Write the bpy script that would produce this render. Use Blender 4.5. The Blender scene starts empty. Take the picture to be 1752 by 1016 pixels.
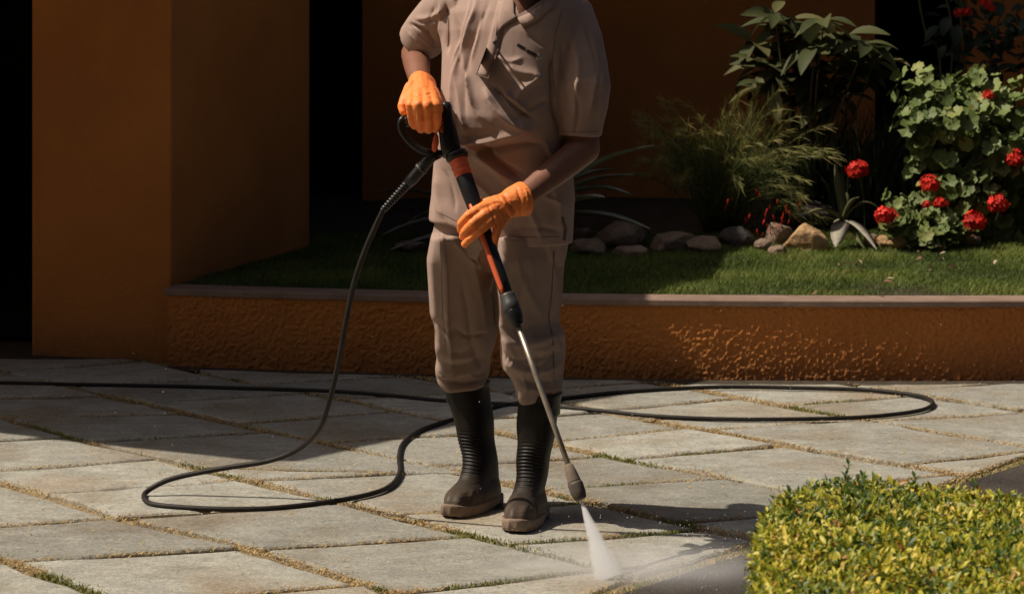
import bpy, bmesh, math, random
import numpy as np
from mathutils import Vector, Matrix
from mathutils.bvhtree import BVHTree

random.seed(7)
rng = np.random.default_rng(7)
scn = bpy.context.scene
COL = scn.collection

# ------------------------------------------------------------------ camera, light, exposure
F, H, HY = 4270.0, 1.5, -20.0            # focal length in photo pixels, eye height, horizon row
cam_d = bpy.data.cameras.new('camera')
cam = bpy.data.objects.new('camera', cam_d)
COL.objects.link(cam)
cam.location = (0, 0, H)
cam.rotation_euler = (math.radians(90), 0, 0)
cam_d.sensor_width = 36.0
cam_d.lens = F * 36.0 / 1752.0
cam_d.shift_y = -(508 - HY) / 1752.0
cam_d.clip_end = 500
cam_d.dof.use_dof = True
cam_d.dof.focus_distance = 6.9
cam_d.dof.aperture_fstop = 9.0
scn.camera = cam

SUN_EL, SUN_AZ = 54.0, 2.2               # light heads towards +X, almost along the wall
ce, se = math.cos(math.radians(SUN_EL)), math.sin(math.radians(SUN_EL))
ca, sa = math.cos(math.radians(SUN_AZ)), math.sin(math.radians(SUN_AZ))
SUN_D = Vector((ce * ca, ce * sa, -se))
w = bpy.data.worlds.new('World')
scn.world = w
w.use_nodes = True
nt = w.node_tree
bg = nt.nodes['Background']
sky = nt.nodes.new('ShaderNodeTexSky')
sky.sky_type = 'NISHITA'
sky.sun_disc = False
sky.sun_elevation = math.radians(SUN_EL)
sky.sun_rotation = math.atan2(-SUN_D.x, -SUN_D.y)
sky.air_density = 1.0
sky.dust_density = 7.0
nt.links.new(sky.outputs[0], bg.inputs[0])
bg.inputs[1].default_value = 0.05
sun_d = bpy.data.lights.new('sun', 'SUN')
sun_d.energy = 5.0
sun_d.angle = math.radians(0.5)
sun_d.color = (1.0, 0.90, 0.75)
sun = bpy.data.objects.new('sun', sun_d)
COL.objects.link(sun)
sun.rotation_euler = SUN_D.to_track_quat('-Z', 'Y').to_euler()
sun.location = (-6, 5, 9)
vs = scn.view_settings
vs.view_transform = 'Standard'
vs.look = 'None'
vs.exposure = 0.0
vs.gamma = 1.0
vs.use_curve_mapping = False
scn.cycles.max_bounces = 8
scn.cycles.volume_bounces = 6

# ------------------------------------------------------------------ helpers
def P(px, py, Y):
    """the point at distance Y that lies along a line of sight of the photograph"""
    return Vector(((px - 876) * Y / F, Y, H - (py - HY) * Y / F))

def G(px, py, z=0.0):
    Y = (H - z) * F / (py - HY)
    return Vector(((px - 876) * Y / F, Y, z))

def proj(V):
    return np.stack([876 + F * V[:, 0] / V[:, 1], HY + (H - V[:, 2]) * F / V[:, 1]], 1)

def hash3(i, j, k, seed):
    n = (i * 374761393 + j * 668265263 + k * 2147483647 + seed * 1274126177) & 0xffffffff
    n = ((n ^ (n >> 13)) * 1274126177) & 0xffffffff
    n = n ^ (n >> 16)
    return (n & 0xffff) / 32767.5 - 1.0

def vnoise(p, seed=0):
    """value noise in -1..1 at an n x 3 array"""
    p = np.asarray(p, float)
    i = np.floor(p).astype(np.int64)
    f = p - i
    f = f * f * (3 - 2 * f)
    out = 0
    for dx in (0, 1):
        for dy in (0, 1):
            for dz in (0, 1):
                wgt = (f[:, 0] if dx else 1 - f[:, 0]) * (f[:, 1] if dy else 1 - f[:, 1]) * (f[:, 2] if dz else 1 - f[:, 2])
                out = out + wgt * hash3(i[:, 0] + dx, i[:, 1] + dy, i[:, 2] + dz, seed)
    return out

def fbm(p, seed=0, octv=3):
    o, a, p = 0, 1.0, np.asarray(p, float)
    for k in range(octv):
        o = o + a * vnoise(p, seed + k)
        p = p * 2.03
        a *= 0.5
    return o

def mesh_np(name, V, Fc, smooth=False):
    """mesh from an n x 3 array and either an m x k array or a list of faces"""
    me = bpy.data.meshes.new(name)
    if isinstance(Fc, np.ndarray):
        n, k = Fc.shape
        me.vertices.add(len(V))
        me.vertices.foreach_set('co', np.asarray(V, np.float32).ravel())
        me.loops.add(n * k)
        me.loops.foreach_set('vertex_index', Fc.astype(np.int32).ravel())
        me.polygons.add(n)
        me.polygons.foreach_set('loop_start', np.arange(0, n * k, k, dtype=np.int32))
        me.update(calc_edges=True)
    else:
        me.from_pydata([tuple(v) for v in V], [], [tuple(f) for f in Fc])
        me.update()
    if smooth:
        me.polygons.foreach_set('use_smooth', np.ones(len(me.polygons), bool))
    return me

def link(name, me, mat=None, parent=None):
    o = bpy.data.objects.new(name, me)
    COL.objects.link(o)
    if mat is not None and me is not None and not me.materials:
        me.materials.append(mat)
    if parent is not None:
        o.parent = parent
        o.matrix_parent_inverse = Matrix.Translation(-root_loc(parent))
    return o

ROOT_LOC = {}
def root_loc(p):
    return ROOT_LOC.get(p.name, Vector((0, 0, 0)))

def tag(o, label=None, cat=None, group=None, kind=None):
    if label: o['label'] = label
    if cat: o['category'] = cat
    if group: o['group'] = group
    if kind: o['kind'] = kind
    return o

def thing(name, label, cat, loc, group=None):
    o = bpy.data.objects.new(name, None)
    COL.objects.link(o)
    o.location = loc
    o.empty_display_size = 0.1
    ROOT_LOC[o.name] = Vector(loc)
    return tag(o, label, cat, group)

class MB:
    def __init__(s): s.v, s.f = [], []
    def add(s, V, Fc):
        n = len(s.v)
        s.v += [tuple(x) for x in V]
        s.f += [tuple(i + n for i in f) for f in Fc]
        return s
    def box(s, lo, hi):
        x0, y0, z0 = lo; x1, y1, z1 = hi
        return s.add([(x0,y0,z0),(x1,y0,z0),(x1,y1,z0),(x0,y1,z0),(x0,y0,z1),(x1,y0,z1),(x1,y1,z1),(x0,y1,z1)],
                     [(0,3,2,1),(4,5,6,7),(0,1,5,4),(1,2,6,5),(2,3,7,6),(3,0,4,7)])
    def prism(s, poly, z0, z1):
        n = len(poly)
        V = [(p[0], p[1], z0) for p in poly] + [(p[0], p[1], z1) for p in poly]
        Fc = [tuple(range(n - 1, -1, -1)), tuple(range(n, 2 * n))]
        for i in range(n):
            j = (i + 1) % n
            Fc.append((i, j, n + j, n + i))
        return s.add(V, Fc)
    def loft(s, rings, cap0=True, cap1=True):
        n = len(rings[0])
        V = [tuple(p) for r in rings for p in r]
        Fc = []
        for k in range(len(rings) - 1):
            for i in range(n):
                j = (i + 1) % n
                Fc.append((k*n+i, k*n+j, (k+1)*n+j, (k+1)*n+i))
        if cap0: Fc.append(tuple(range(n - 1, -1, -1)))
        if cap1: Fc.append(tuple((len(rings)-1)*n + i for i in range(n)))
        return s.add(V, Fc)
    def tube(s, path, rad, n=12, up=None, asp=1.0, cap=True):
        return s.loft(tube_rings(path, rad, n, up, asp), cap, cap)
    def ball(s, c, r, n=12, m=8, sc=(1, 1, 1)):
        V, Fc = [], []
        for a in range(m + 1):
            th = math.pi * a / m
            for b in range(n):
                ph = 2 * math.pi * b / n
                V.append((c[0]+r*sc[0]*math.sin(th)*math.cos(ph), c[1]+r*sc[1]*math.sin(th)*math.sin(ph), c[2]+r*sc[2]*math.cos(th)))
        for a in range(m):
            for b in range(n):
                d = (b + 1) % n
                Fc.append((a*n+b, (a+1)*n+b, (a+1)*n+d, a*n+d))
        return s.add(V, Fc)
    def chain(s, pts, rad, n=12):
        """tapered capsule chain: overlapping closed pieces, to be fused"""
        for k in range(len(pts) - 1):
            a, b = Vector(pts[k]), Vector(pts[k+1])
            s.tube([a, b], [rad[k], rad[k+1]], n)
        for p, r in zip(pts, rad):
            s.ball(p, r * 0.999, n, 8)
        return s
    def mesh(s, name, smooth=False, weld=False):
        me = bpy.data.meshes.new(name)
        me.from_pydata(s.v, [], s.f)
        bm = bmesh.new(); bm.from_mesh(me)
        if weld: bmesh.ops.remove_doubles(bm, verts=bm.verts, dist=1e-5)
        bmesh.ops.recalc_face_normals(bm, faces=bm.faces)
        bm.to_mesh(me); bm.free()
        if smooth: me.polygons.foreach_set('use_smooth', np.ones(len(me.polygons), bool))
        me.update()
        return me

def tube_rings(path, rad, n=12, up=None, asp=1.0):
    path = [Vector(p) for p in path]
    if not hasattr(rad, '__len__'): rad = [rad] * len(path)
    T = []
    for i in range(len(path)):
        a, b = path[max(i-1, 0)], path[min(i+1, len(path)-1)]
        d = b - a
        if d.length < 1e-6: d = T[-1] if T else Vector((0, 0, 1))
        T.append(d.normalized())
    u = Vector(up) if up is not None else (Vector((0, 0, 1)) if abs(T[0].z) < 0.9 else Vector((0, 1, 0)))
    u = (u - T[0] * u.dot(T[0])).normalized()
    rings = []
    for i, p in enumerate(path):
        u = (u - T[i] * u.dot(T[i])).normalized()
        v = T[i].cross(u)
        rings.append([p + u * (rad[i] * asp * math.cos(2*math.pi*k/n)) + v * (rad[i] * math.sin(2*math.pi*k/n)) for k in range(n)])
    return rings

def smooth_path(pts, sub=6):
    """Catmull-Rom through the points"""
    pts = [Vector(p) for p in pts]
    out = []
    for i in range(len(pts) - 1):
        p0, p1, p2, p3 = pts[max(i-1, 0)], pts[i], pts[i+1], pts[min(i+2, len(pts)-1)]
        for k in range(sub):
            t = k / sub
            out.append(0.5 * ((2*p1) + (p2-p0)*t + (2*p0-5*p1+4*p2-p3)*t*t + (3*p1-p0-3*p2+p3)*t**3))
    out.append(pts[-1])
    return out

def fuse(me, voxel, smooth_it=4, fac=0.5):
    o = bpy.data.objects.new('fuse', me)
    COL.objects.link(o)
    m = o.modifiers.new('r', 'REMESH'); m.mode = 'VOXEL'; m.voxel_size = voxel; m.use_smooth_shade = True
    if smooth_it:
        m2 = o.modifiers.new('s', 'SMOOTH'); m2.iterations = smooth_it; m2.factor = fac
    dg = bpy.context.evaluated_depsgraph_get()
    out = bpy.data.meshes.new_from_object(o.evaluated_get(dg))
    bpy.data.objects.remove(o)
    bpy.data.meshes.remove(me)
    return out

def get_vn(me):
    n = len(me.vertices)
    V = np.empty(n * 3, np.float32); me.vertices.foreach_get('co', V)
    N = np.empty(n * 3, np.float32); me.vertex_normals.foreach_get('vector', N)
    return V.reshape(-1, 3).astype(float), N.reshape(-1, 3).astype(float)

def set_v(me, V):
    me.vertices.foreach_set('co', V.astype(np.float32).ravel()); me.update()

def poly_dist(q, path):
    """distance in the plane from n points to a polyline, and the share of its length there"""
    path = np.asarray(path, float)
    best = np.full(len(q), 1e9); par = np.zeros(len(q))
    L = np.r_[0, np.cumsum(np.linalg.norm(np.diff(path, axis=0), axis=1))]
    for k in range(len(path) - 1):
        a, b = path[k], path[k+1]
        d = b - a
        t = np.clip(((q - a) @ d) / (d @ d), 0, 1)
        e = np.linalg.norm(q - (a + t[:, None] * d), axis=1)
        m = e < best
        best[m] = e[m]; par[m] = ((L[k] + t * (L[k+1] - L[k])) / L[-1])[m]
    return best, par

def smooth2(pts, sub=4):
    v = smooth_path([(p[0], p[1], 0) for p in pts], sub)
    return [(p.x, p.y) for p in v]

def folds(me, ridges, noise_amp, noise_scale, yc, seed=1):
    """push the cloth out along its normals: loose creases plus the named folds"""
    V, N = get_vn(me)
    q = proj(V)
    d = np.zeros(len(V))
    front = np.clip((-N[:, 1] + 0.35) / 0.6, 0, 1)
    for path, amp, wd in ridges:
        path = smooth2(path); wd = wd * 0.72
        e, t = poly_dist(q + 2.6 * np.stack([vnoise(V * 18, seed + 21), vnoise(V * 18, seed + 22)], 1), path)
        d += amp * (0.55 * np.exp(-(e / wd) ** 2) + 0.6 * np.exp(-e / (wd * .75))) * np.clip(np.minimum(t, 1 - t) * 5 + 0.15, 0, 1) * front
    wp = V * np.array(noise_scale)
    warp = vnoise(V * 6.0, seed + 9)[:, None] * 0.6
    rid = 1 - np.abs(vnoise(wp + warp, seed)) * 2
    rid2 = 1 - np.abs(vnoise(wp * 2.1 + warp * 1.5, seed + 3)) * 2
    rid3 = 1 - np.abs(vnoise(V * np.array([55, 55, 22]) + warp * 3, seed + 7)) * 2
    patchy = np.clip(vnoise(V * 7, seed + 13) + .3, 0, 1)
    d += noise_amp * 0.12 * rid3 * patchy
    d += noise_amp * (rid * 0.7 + rid2 * 0.4) * (0.45 + 0.55 * (vnoise(V * 5, seed + 5) * 0.5 + 0.5))
    set_v(me, V + N * d[:, None])

# ------------------------------------------------------------------ materials
def new_mat(name):
    m = bpy.data.materials.new(name); m.use_nodes = True
    t = m.node_tree
    return m, t, t.nodes['Principled BSDF'], t.links

def mat(name, c1, c2=None, scale=8.0, rough=0.7, bump=0.0, bscale=60.0, bdist=0.01, spec=0.4, detail=6.0, rand=0.0, stretch=None, c3=None, s3=1.5, metal=0.0, dirt=None):
    m, t, b, L = new_mat(name)
    b.inputs['Roughness'].default_value = rough
    b.inputs['Specular IOR Level'].default_value = spec
    b.inputs['Metallic'].default_value = metal
    tc = t.nodes.new('ShaderNodeTexCoord')
    vec = tc.outputs['Object']
    if stretch:
        mp = t.nodes.new('ShaderNodeMapping'); mp.inputs['Scale'].default_value = stretch
        L.new(vec, mp.inputs['Vector']); vec = mp.outputs['Vector']
    col = None
    if c2 is not None:
        n = t.nodes.new('ShaderNodeTexNoise'); n.inputs['Scale'].default_value = scale; n.inputs['Detail'].default_value = detail
        n.inputs['Roughness'].default_value = 0.65
        L.new(vec, n.inputs['Vector'])
        r = t.nodes.new('ShaderNodeValToRGB')
        r.color_ramp.elements[0].position = 0.33; r.color_ramp.elements[1].position = 0.67
        r.color_ramp.elements[0].color = (*c1, 1); r.color_ramp.elements[1].color = (*c2, 1)
        L.new(n.outputs['Fac'], r.inputs['Fac']); col = r.outputs['Color']
        if c3 is not None:
            n3 = t.nodes.new('ShaderNodeTexNoise'); n3.inputs['Scale'].default_value = s3; n3.inputs['Detail'].default_value = 5
            L.new(tc.outputs['Object'], n3.inputs['Vector'])
            r3 = t.nodes.new('ShaderNodeValToRGB')
            r3.color_ramp.elements[0].position = 0.48; r3.color_ramp.elements[1].position = 0.68
            r3.color_ramp.elements[0].color = (0, 0, 0, 1); r3.color_ramp.elements[1].color = (0.75, 0.75, 0.75, 1)
            L.new(n3.outputs['Fac'], r3.inputs['Fac'])
            mx = t.nodes.new('ShaderNodeMixRGB'); mx.inputs['Color2'].default_value = (*c3, 1)
            L.new(r3.outputs['Color'], mx.inputs['Fac']); L.new(col, mx.inputs['Color1']); col = mx.outputs['Color']
    if rand and col is not None:
        oi = t.nodes.new('ShaderNodeObjectInfo')
        mr = t.nodes.new('ShaderNodeMapRange'); mr.inputs['To Min'].default_value = 1 - rand; mr.inputs['To Max'].default_value = 1 + rand
        L.new(oi.outputs['Random'], mr.inputs['Value'])
        mm = t.nodes.new('ShaderNodeMixRGB'); mm.blend_type = 'MULTIPLY'; mm.inputs['Fac'].default_value = 1
        L.new(col, mm.inputs['Color1']); L.new(mr.outputs['Result'], mm.inputs['Color2']); col = mm.outputs['Color']
    if dirt:                                     # dust that settles towards the ground: colour, height
        sx = t.nodes.new('ShaderNodeSeparateXYZ'); L.new(tc.outputs['Object'], sx.inputs[0])
        mr2 = t.nodes.new('ShaderNodeMapRange'); mr2.inputs['From Min'].default_value = dirt[1]; mr2.inputs['From Max'].default_value = dirt[2]
        mr2.inputs['To Min'].default_value = dirt[3]; mr2.inputs['To Max'].default_value = 0
        L.new(sx.outputs['Z'], mr2.inputs['Value'])
        nd = t.nodes.new('ShaderNodeTexNoise'); nd.inputs['Scale'].default_value = 30; nd.inputs['Detail'].default_value = 6
        L.new(tc.outputs['Object'], nd.inputs['Vector'])
        ml = t.nodes.new('ShaderNodeMath'); ml.operation = 'MULTIPLY'; L.new(mr2.outputs[0], ml.inputs[0]); L.new(nd.outputs['Fac'], ml.inputs[1])
        md = t.nodes.new('ShaderNodeMixRGB'); md.inputs['Color2'].default_value = (*dirt[0], 1)
        L.new(ml.outputs[0], md.inputs['Fac'])
        if col is not None: L.new(col, md.inputs['Color1'])
        else: md.inputs['Color1'].default_value = (*c1, 1)
        col = md.outputs['Color']
    if col is not None: L.new(col, b.inputs['Base Color'])
    else: b.inputs['Base Color'].default_value = (*c1, 1)
    if bump:
        nb = t.nodes.new('ShaderNodeTexNoise'); nb.inputs['Scale'].default_value = bscale; nb.inputs['Detail'].default_value = 5
        nb.inputs['Roughness'].default_value = 0.6
        L.new(vec, nb.inputs['Vector'])
        bp = t.nodes.new('ShaderNodeBump'); bp.inputs['Strength'].default_value = bump; bp.inputs['Distance'].default_value = bdist
        L.new(nb.outputs['Fac'], bp.inputs['Height']); L.new(bp.outputs['Normal'], b.inputs['Normal'])
    return m

def leaf_mat(name, stops, attr, rough=0.45, trans=0.25, spec=0.35, noise=None):
    """stops: colours from tint 0 to 1; attr: tint from the mesh attribute, else one per object"""
    m, t, b, L = new_mat(name)
    b.inputs['Roughness'].default_value = rough
    b.inputs['Specular IOR Level'].default_value = spec
    if attr:
        a = t.nodes.new('ShaderNodeAttribute'); a.attribute_name = 'tint'; fac = a.outputs['Fac']
    else:
        a = t.nodes.new('ShaderNodeObjectInfo'); fac = a.outputs['Random']
    r = t.nodes.new('ShaderNodeValToRGB')
    while len(r.color_ramp.elements) < len(stops): r.color_ramp.elements.new(0.5)
    for k, (p, c) in enumerate(stops):
        r.color_ramp.elements[k].position = p; r.color_ramp.elements[k].color = (*c, 1)
    L.new(fac, r.inputs['Fac']); col = r.outputs['Color']
    if noise:
        tc = t.nodes.new('ShaderNodeTexCoord')
        n = t.nodes.new('ShaderNodeTexNoise'); n.inputs['Scale'].default_value = noise[0]; n.inputs['Detail'].default_value = 3
        L.new(tc.outputs['Object'], n.inputs['Vector'])
        mm = t.nodes.new('ShaderNodeMixRGB'); mm.blend_type = 'MULTIPLY'; mm.inputs['Fac'].default_value = noise[1]
        L.new(col, mm.inputs['Color1']); L.new(n.outputs['Color'], mm.inputs['Color2']); col = mm.outputs['Color']
    L.new(col, b.inputs['Base Color'])
    tr = t.nodes.new('ShaderNodeBsdfTranslucent'); L.new(col, tr.inputs['Color'])
    mx = t.nodes.new('ShaderNodeMixShader'); mx.inputs['Fac'].default_value = trans
    L.new(b.outputs[0], mx.inputs[1]); L.new(tr.outputs[0], mx.inputs[2])
    L.new(mx.outputs[0], t.nodes['Material Output'].inputs['Surface'])
    return m

def add_speckle(m_, sc_, lo, hi):
    t_ = m_.node_tree; b_ = t_.nodes['Principled BSDF']; src = b_.inputs['Base Color'].links[0].from_socket
    tc_ = t_.nodes.new('ShaderNodeTexCoord'); n_ = t_.nodes.new('ShaderNodeTexNoise'); n_.inputs['Scale'].default_value = sc_; n_.inputs['Detail'].default_value = 8; n_.inputs['Roughness'].default_value = 0.8
    t_.links.new(tc_.outputs['Object'], n_.inputs['Vector'])
    r_ = t_.nodes.new('ShaderNodeMapRange'); r_.inputs['From Min'].default_value = 0.3; r_.inputs['From Max'].default_value = 0.7; r_.inputs['To Min'].default_value = lo; r_.inputs['To Max'].default_value = hi
    t_.links.new(n_.outputs['Fac'], r_.inputs['Value'])
    x_ = t_.nodes.new('ShaderNodeMixRGB'); x_.blend_type = 'MULTIPLY'; x_.inputs['Fac'].default_value = 1
    t_.links.new(src, x_.inputs['Color1']); t_.links.new(r_.outputs['Result'], x_.inputs['Color2']); t_.links.new(x_.outputs['Color'], b_.inputs['Base Color'])

M = {}
M['stucco'] = mat('stucco', (0.43, 0.162, 0.045), (0.51, 0.196, 0.055), 2.2, 0.92, 0.5, 75, 0.012, 0.08, c3=(0.33, 0.125, 0.045), s3=0.9, dirt=((0.13, 0.075, 0.045), -0.02, 0.16, 1.0))
M['stone'] = mat('flagstone', (0.255, 0.248, 0.212), (0.365, 0.350, 0.305), 9.0, 0.88, 0.7, 75, 0.008, 0.2, detail=12, rand=0.20, c3=(0.24, 0.185, 0.125), s3=2.2, stretch=(1, 1.9, 1))
add_speckle(M['stone'], 60, 0.64, 1.34)
add_speckle(M['stone'], 6, 0.76, 1.18)
add_speckle(M['stone'], 240, 0.8, 1.2)
M['soil'] = mat('soil', (0.045, 0.036, 0.028), (0.085, 0.066, 0.048), 20, 0.95, 0.6, 80, 0.02, 0.15)
M['jointsoil'] = mat('joint_soil', (0.20, 0.145, 0.08), (0.52, 0.40, 0.23), 130, 0.95, 0.8, 160, 0.012, 0.15)
M['asphalt'] = mat('damp_soil', (0.034, 0.028, 0.025), (0.068, 0.056, 0.047), 9, 0.8, 0.9, 70, 0.012, 0.25, detail=10, c3=(0.085, 0.068, 0.052), s3=4)
M['coping'] = mat('coping_stone', (0.20, 0.130, 0.098), (0.28, 0.19, 0.145), 12, 0.75, 0.3, 90, 0.005, 0.3, rand=0.02)
M['blocker'] = mat('sky_blocker', (0.05, 0.055, 0.03), (0.10, 0.09, 0.055), 3, 0.95, 0.5, 30, 0.02, 0.1)
M['dark'] = mat('dark_interior', (0.02, 0.016, 0.014), None, rough=0.9, spec=0.1)  # near-black lining stands in for the darkness of unlit rooms
M['plaster'] = mat('roof_concrete', (0.25, 0.17, 0.11), (0.30, 0.21, 0.14), 2, 0.9, 0.2, 40, 0.01, 0.2)
M['cloth'] = mat('shirt_cotton', (0.365, 0.255, 0.215), (0.405, 0.285, 0.242), 7, 0.9, 0.15, 900, 0.0008, 0.1, c3=(0.345, 0.245, 0.205), s3=3)
M['cloth2'] = mat('trouser_cotton', (0.315, 0.226, 0.188), (0.365, 0.263, 0.220), 7, 0.92, 0.15, 900, 0.0008, 0.08, c3=(0.275, 0.20, 0.165), s3=5)
for k_ in ('cloth', 'cloth2'):
    add_speckle(M[k_], 420, 0.86, 1.14)
    add_speckle(M[k_], 22, 0.93, 1.07)
M['stitch'] = mat('stitching', (0.13, 0.09, 0.07), None, rough=0.9)
M['skin'] = mat('skin', (0.20, 0.088, 0.054), (0.25, 0.11, 0.07), 30, 0.5, 0.2, 350, 0.001, 0.4)
M['glove'] = mat('orange_rubber', (0.88, 0.235, 0.05), (0.95, 0.27, 0.065), 18, 0.55, 0.25, 160, 0.002, 0.4)
M['rubber'] = mat('boot_rubber', (0.0085, 0.0062, 0.0052), (0.0135, 0.0100, 0.0084), 12, 0.5, 0.15, 120, 0.002, 0.2, dirt=((0.15, 0.108, 0.078), 0.05, 0.12, 1.05))
M['sole'] = mat('boot_sole', (0.19, 0.135, 0.102), (0.28, 0.20, 0.152), 25, 0.9, 0.5, 150, 0.003, 0.2)
M['black'] = mat('black_plastic', (0.009, 0.009, 0.0095), (0.014, 0.014, 0.0145), 15, 0.34, 0.08, 200, 0.001, 0.35)
M['grey'] = mat('grey_plastic', (0.035, 0.035, 0.034), (0.055, 0.054, 0.052), 25, 0.45, 0.1, 200, 0.001, 0.5)
M['orange'] = mat('orange_plastic', (0.62, 0.105, 0.035), (0.68, 0.12, 0.04), 15, 0.45, 0.1, 200, 0.001, 0.45)
M['steel'] = mat('stained_steel', (0.33, 0.27, 0.21), (0.45, 0.38, 0.31), 60, 0.42, 0.1, 200, 0.001, 0.5, metal=0.75)
M['nozzle'] = mat('dusty_nozzle', (0.15, 0.115, 0.085), (0.21, 0.165, 0.125), 60, 0.75, 0.2, 200, 0.001, 0.3)
M['nozzle_dark'] = mat('worn_nozzle_cap', (0.055, 0.043, 0.036), (0.11, 0.085, 0.07), 60, 0.6, 0.2, 200, 0.001, 0.4)
M['hose'] = mat('hose_rubber', (0.012, 0.010, 0.009), (0.026, 0.021, 0.018), 30, 0.6, 0.1, 200, 0.001, 0.25)
M['rock'] = mat('rock', (0.17, 0.115, 0.085), (0.30, 0.215, 0.155), 14, 0.9, 0.7, 35, 0.02, 0.2, rand=0.15, detail=9)
M['rock_tan'] = mat('tan_rock', (0.42, 0.25, 0.12), (0.58, 0.38, 0.21), 16, 0.9, 0.8, 40, 0.02, 0.2, detail=9)
M['rock_dark'] = mat('dark_rock', (0.05, 0.043, 0.04), (0.10, 0.085, 0.075), 16, 0.85, 0.8, 40, 0.02, 0.25, detail=9)
M['lettering'] = mat('dark_thread', (0.010, 0.008, 0.009), None, rough=0.8)
M['emblem'] = mat('pale_thread', (0.55, 0.48, 0.44), None, rough=0.8)
M['button'] = mat('button', (0.16, 0.11, 0.085), None, rough=0.35)
M['eye'] = mat('eye', (0.6, 0.56, 0.5), None, rough=0.2)
M['hair'] = mat('black_hair', (0.010, 0.008, 0.007), (0.02, 0.016, 0.013), 90, 0.6, 0.6, 200, 0.01, 0.3)
M['stem'] = mat('plant_stem', (0.10, 0.075, 0.04), (0.15, 0.12, 0.06), 30, 0.8, 0.2, 100, 0.003, 0.2)
M['greenstem'] = mat('green_stem', (0.06, 0.09, 0.02), (0.11, 0.13, 0.04), 30, 0.7, spec=0.3)

# ------------------------------------------------------------------ setting: ground
gm = MB().add([(-60, -20, -0.045), (60, -20, -0.045), (60, 120, -0.045), (-60, 120, -0.045)], [(0, 1, 2, 3)]).mesh('ground')
tag(link('ground', gm, M['soil']), 'bare brown earth under the whole courtyard', kind='structure')

A_ANG, A_P0, A_SP = 48.2, 4.470, 0.5595
an = math.radians(A_ANG)
D_A = np.array([math.cos(an), -math.sin(an)])
N_A = np.array([math.sin(an), math.cos(an)])
EDGE_A, EDGE_B = np.array(G(1080, 1000)[:2]), np.array(G(1752, 785)[:2])
e_d = (EDGE_B - EDGE_A) / np.linalg.norm(EDGE_B - EDGE_A)
e_n = np.array([-e_d[1], e_d[0]])               # towards the paving
wb = [np.array(G(*p)[:2]) for p in ((300, 625), (1000, 645.3), (1752, 649.5))]
def circ(a, b, c):
    A2 = 2 * np.array([b - a, c - a]); bb = np.array([b @ b - a @ a, c @ c - a @ a])
    o = np.linalg.solve(A2, bb); return o, np.linalg.norm(a - o)
WC, WR = circ(*wb)                               # the planter wall's curve
def wall_y(x, r=None):
    r = WR if r is None else r
    return WC[1] - math.sqrt(max(r * r - (x - WC[0]) ** 2, 0.01))

def clip(poly, n, c):
    """keep the side n.p >= c"""
    out = []
    for i in range(len(poly)):
        a, b = poly[i], poly[(i + 1) % len(poly)]
        da, db = a @ n - c, b @ n - c
        if da >= 0: out.append(a)
        if da * db < 0: out.append(a + (b - a) * (da / (da - db)))
    return out

traced = [((0,849),(252,832)), ((325,830),(577,815)), ((117,895),(434,873)), ((434,873),(737,860)), ((243,952),(594,930)), ((434,1014),(760,990)),
          ((0,804),(139,793)), ((139,793),(356,776)), ((1065,745),(1283,724)), ((1199,773),(1464,747)), ((1473,801),(1700,777)), ((1162,690),(1334,671)),
          ((1030,830),(1160,822)), ((60,680),(290,676)), ((200,710),(280,708)), ((60,750),(150,747)), ((390,683),(460,678)), ((600,808),(690,810))]
strips = {}
for a, b in traced:
    ga, gb = np.array(G(*a)[:2]), np.array(G(*b)[:2])
    c = (ga + gb) / 2
    k = math.floor((c @ N_A - A_P0) / A_SP)
    d = gb - ga
    t = (A_P0 + (k + 0.5) * A_SP - ga @ N_A) / (d @ N_A)
    mid = ga + d * t
    strips.setdefault(k, []).append((mid @ D_A, math.atan2(d[1], d[0])))
stones = []
for k in range(-6, 12):
    js = sorted(strips.get(k, []))
    allj = list(js)
    s0 = js[0][0] if js else rng.uniform(-5, -4.5)
    def free(s): return all(abs(s - j[0]) > 0.36 for j in js)
    s = s0
    while s > -12:
        s -= rng.uniform(0.46, 0.6)
        if free(s): allj.append((s, math.radians(rng.uniform(15, 26))))
    s = s0
    while s < 6:
        s += rng.uniform(0.46, 0.6)
        if free(s): allj.append((s, math.radians(rng.uniform(15, 26))))
    allj.sort()
    p_lo, p_hi = A_P0 + k * A_SP, A_P0 + (k + 1) * A_SP
    for (s1, a1), (s2, a2) in zip(allj[:-1], allj[1:]):
        def corner(s, a, p):
            d = np.array([math.cos(a), math.sin(a)])
            mid = D_A * s + N_A * (p_lo + p_hi) / 2
            return mid + d * ((p - (p_lo + p_hi) / 2) / (d @ N_A))
        stones.append([corner(s1, a1, p_lo), corner(s2, a2, p_lo), corner(s2, a2, p_hi), corner(s1, a1, p_hi)])

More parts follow.
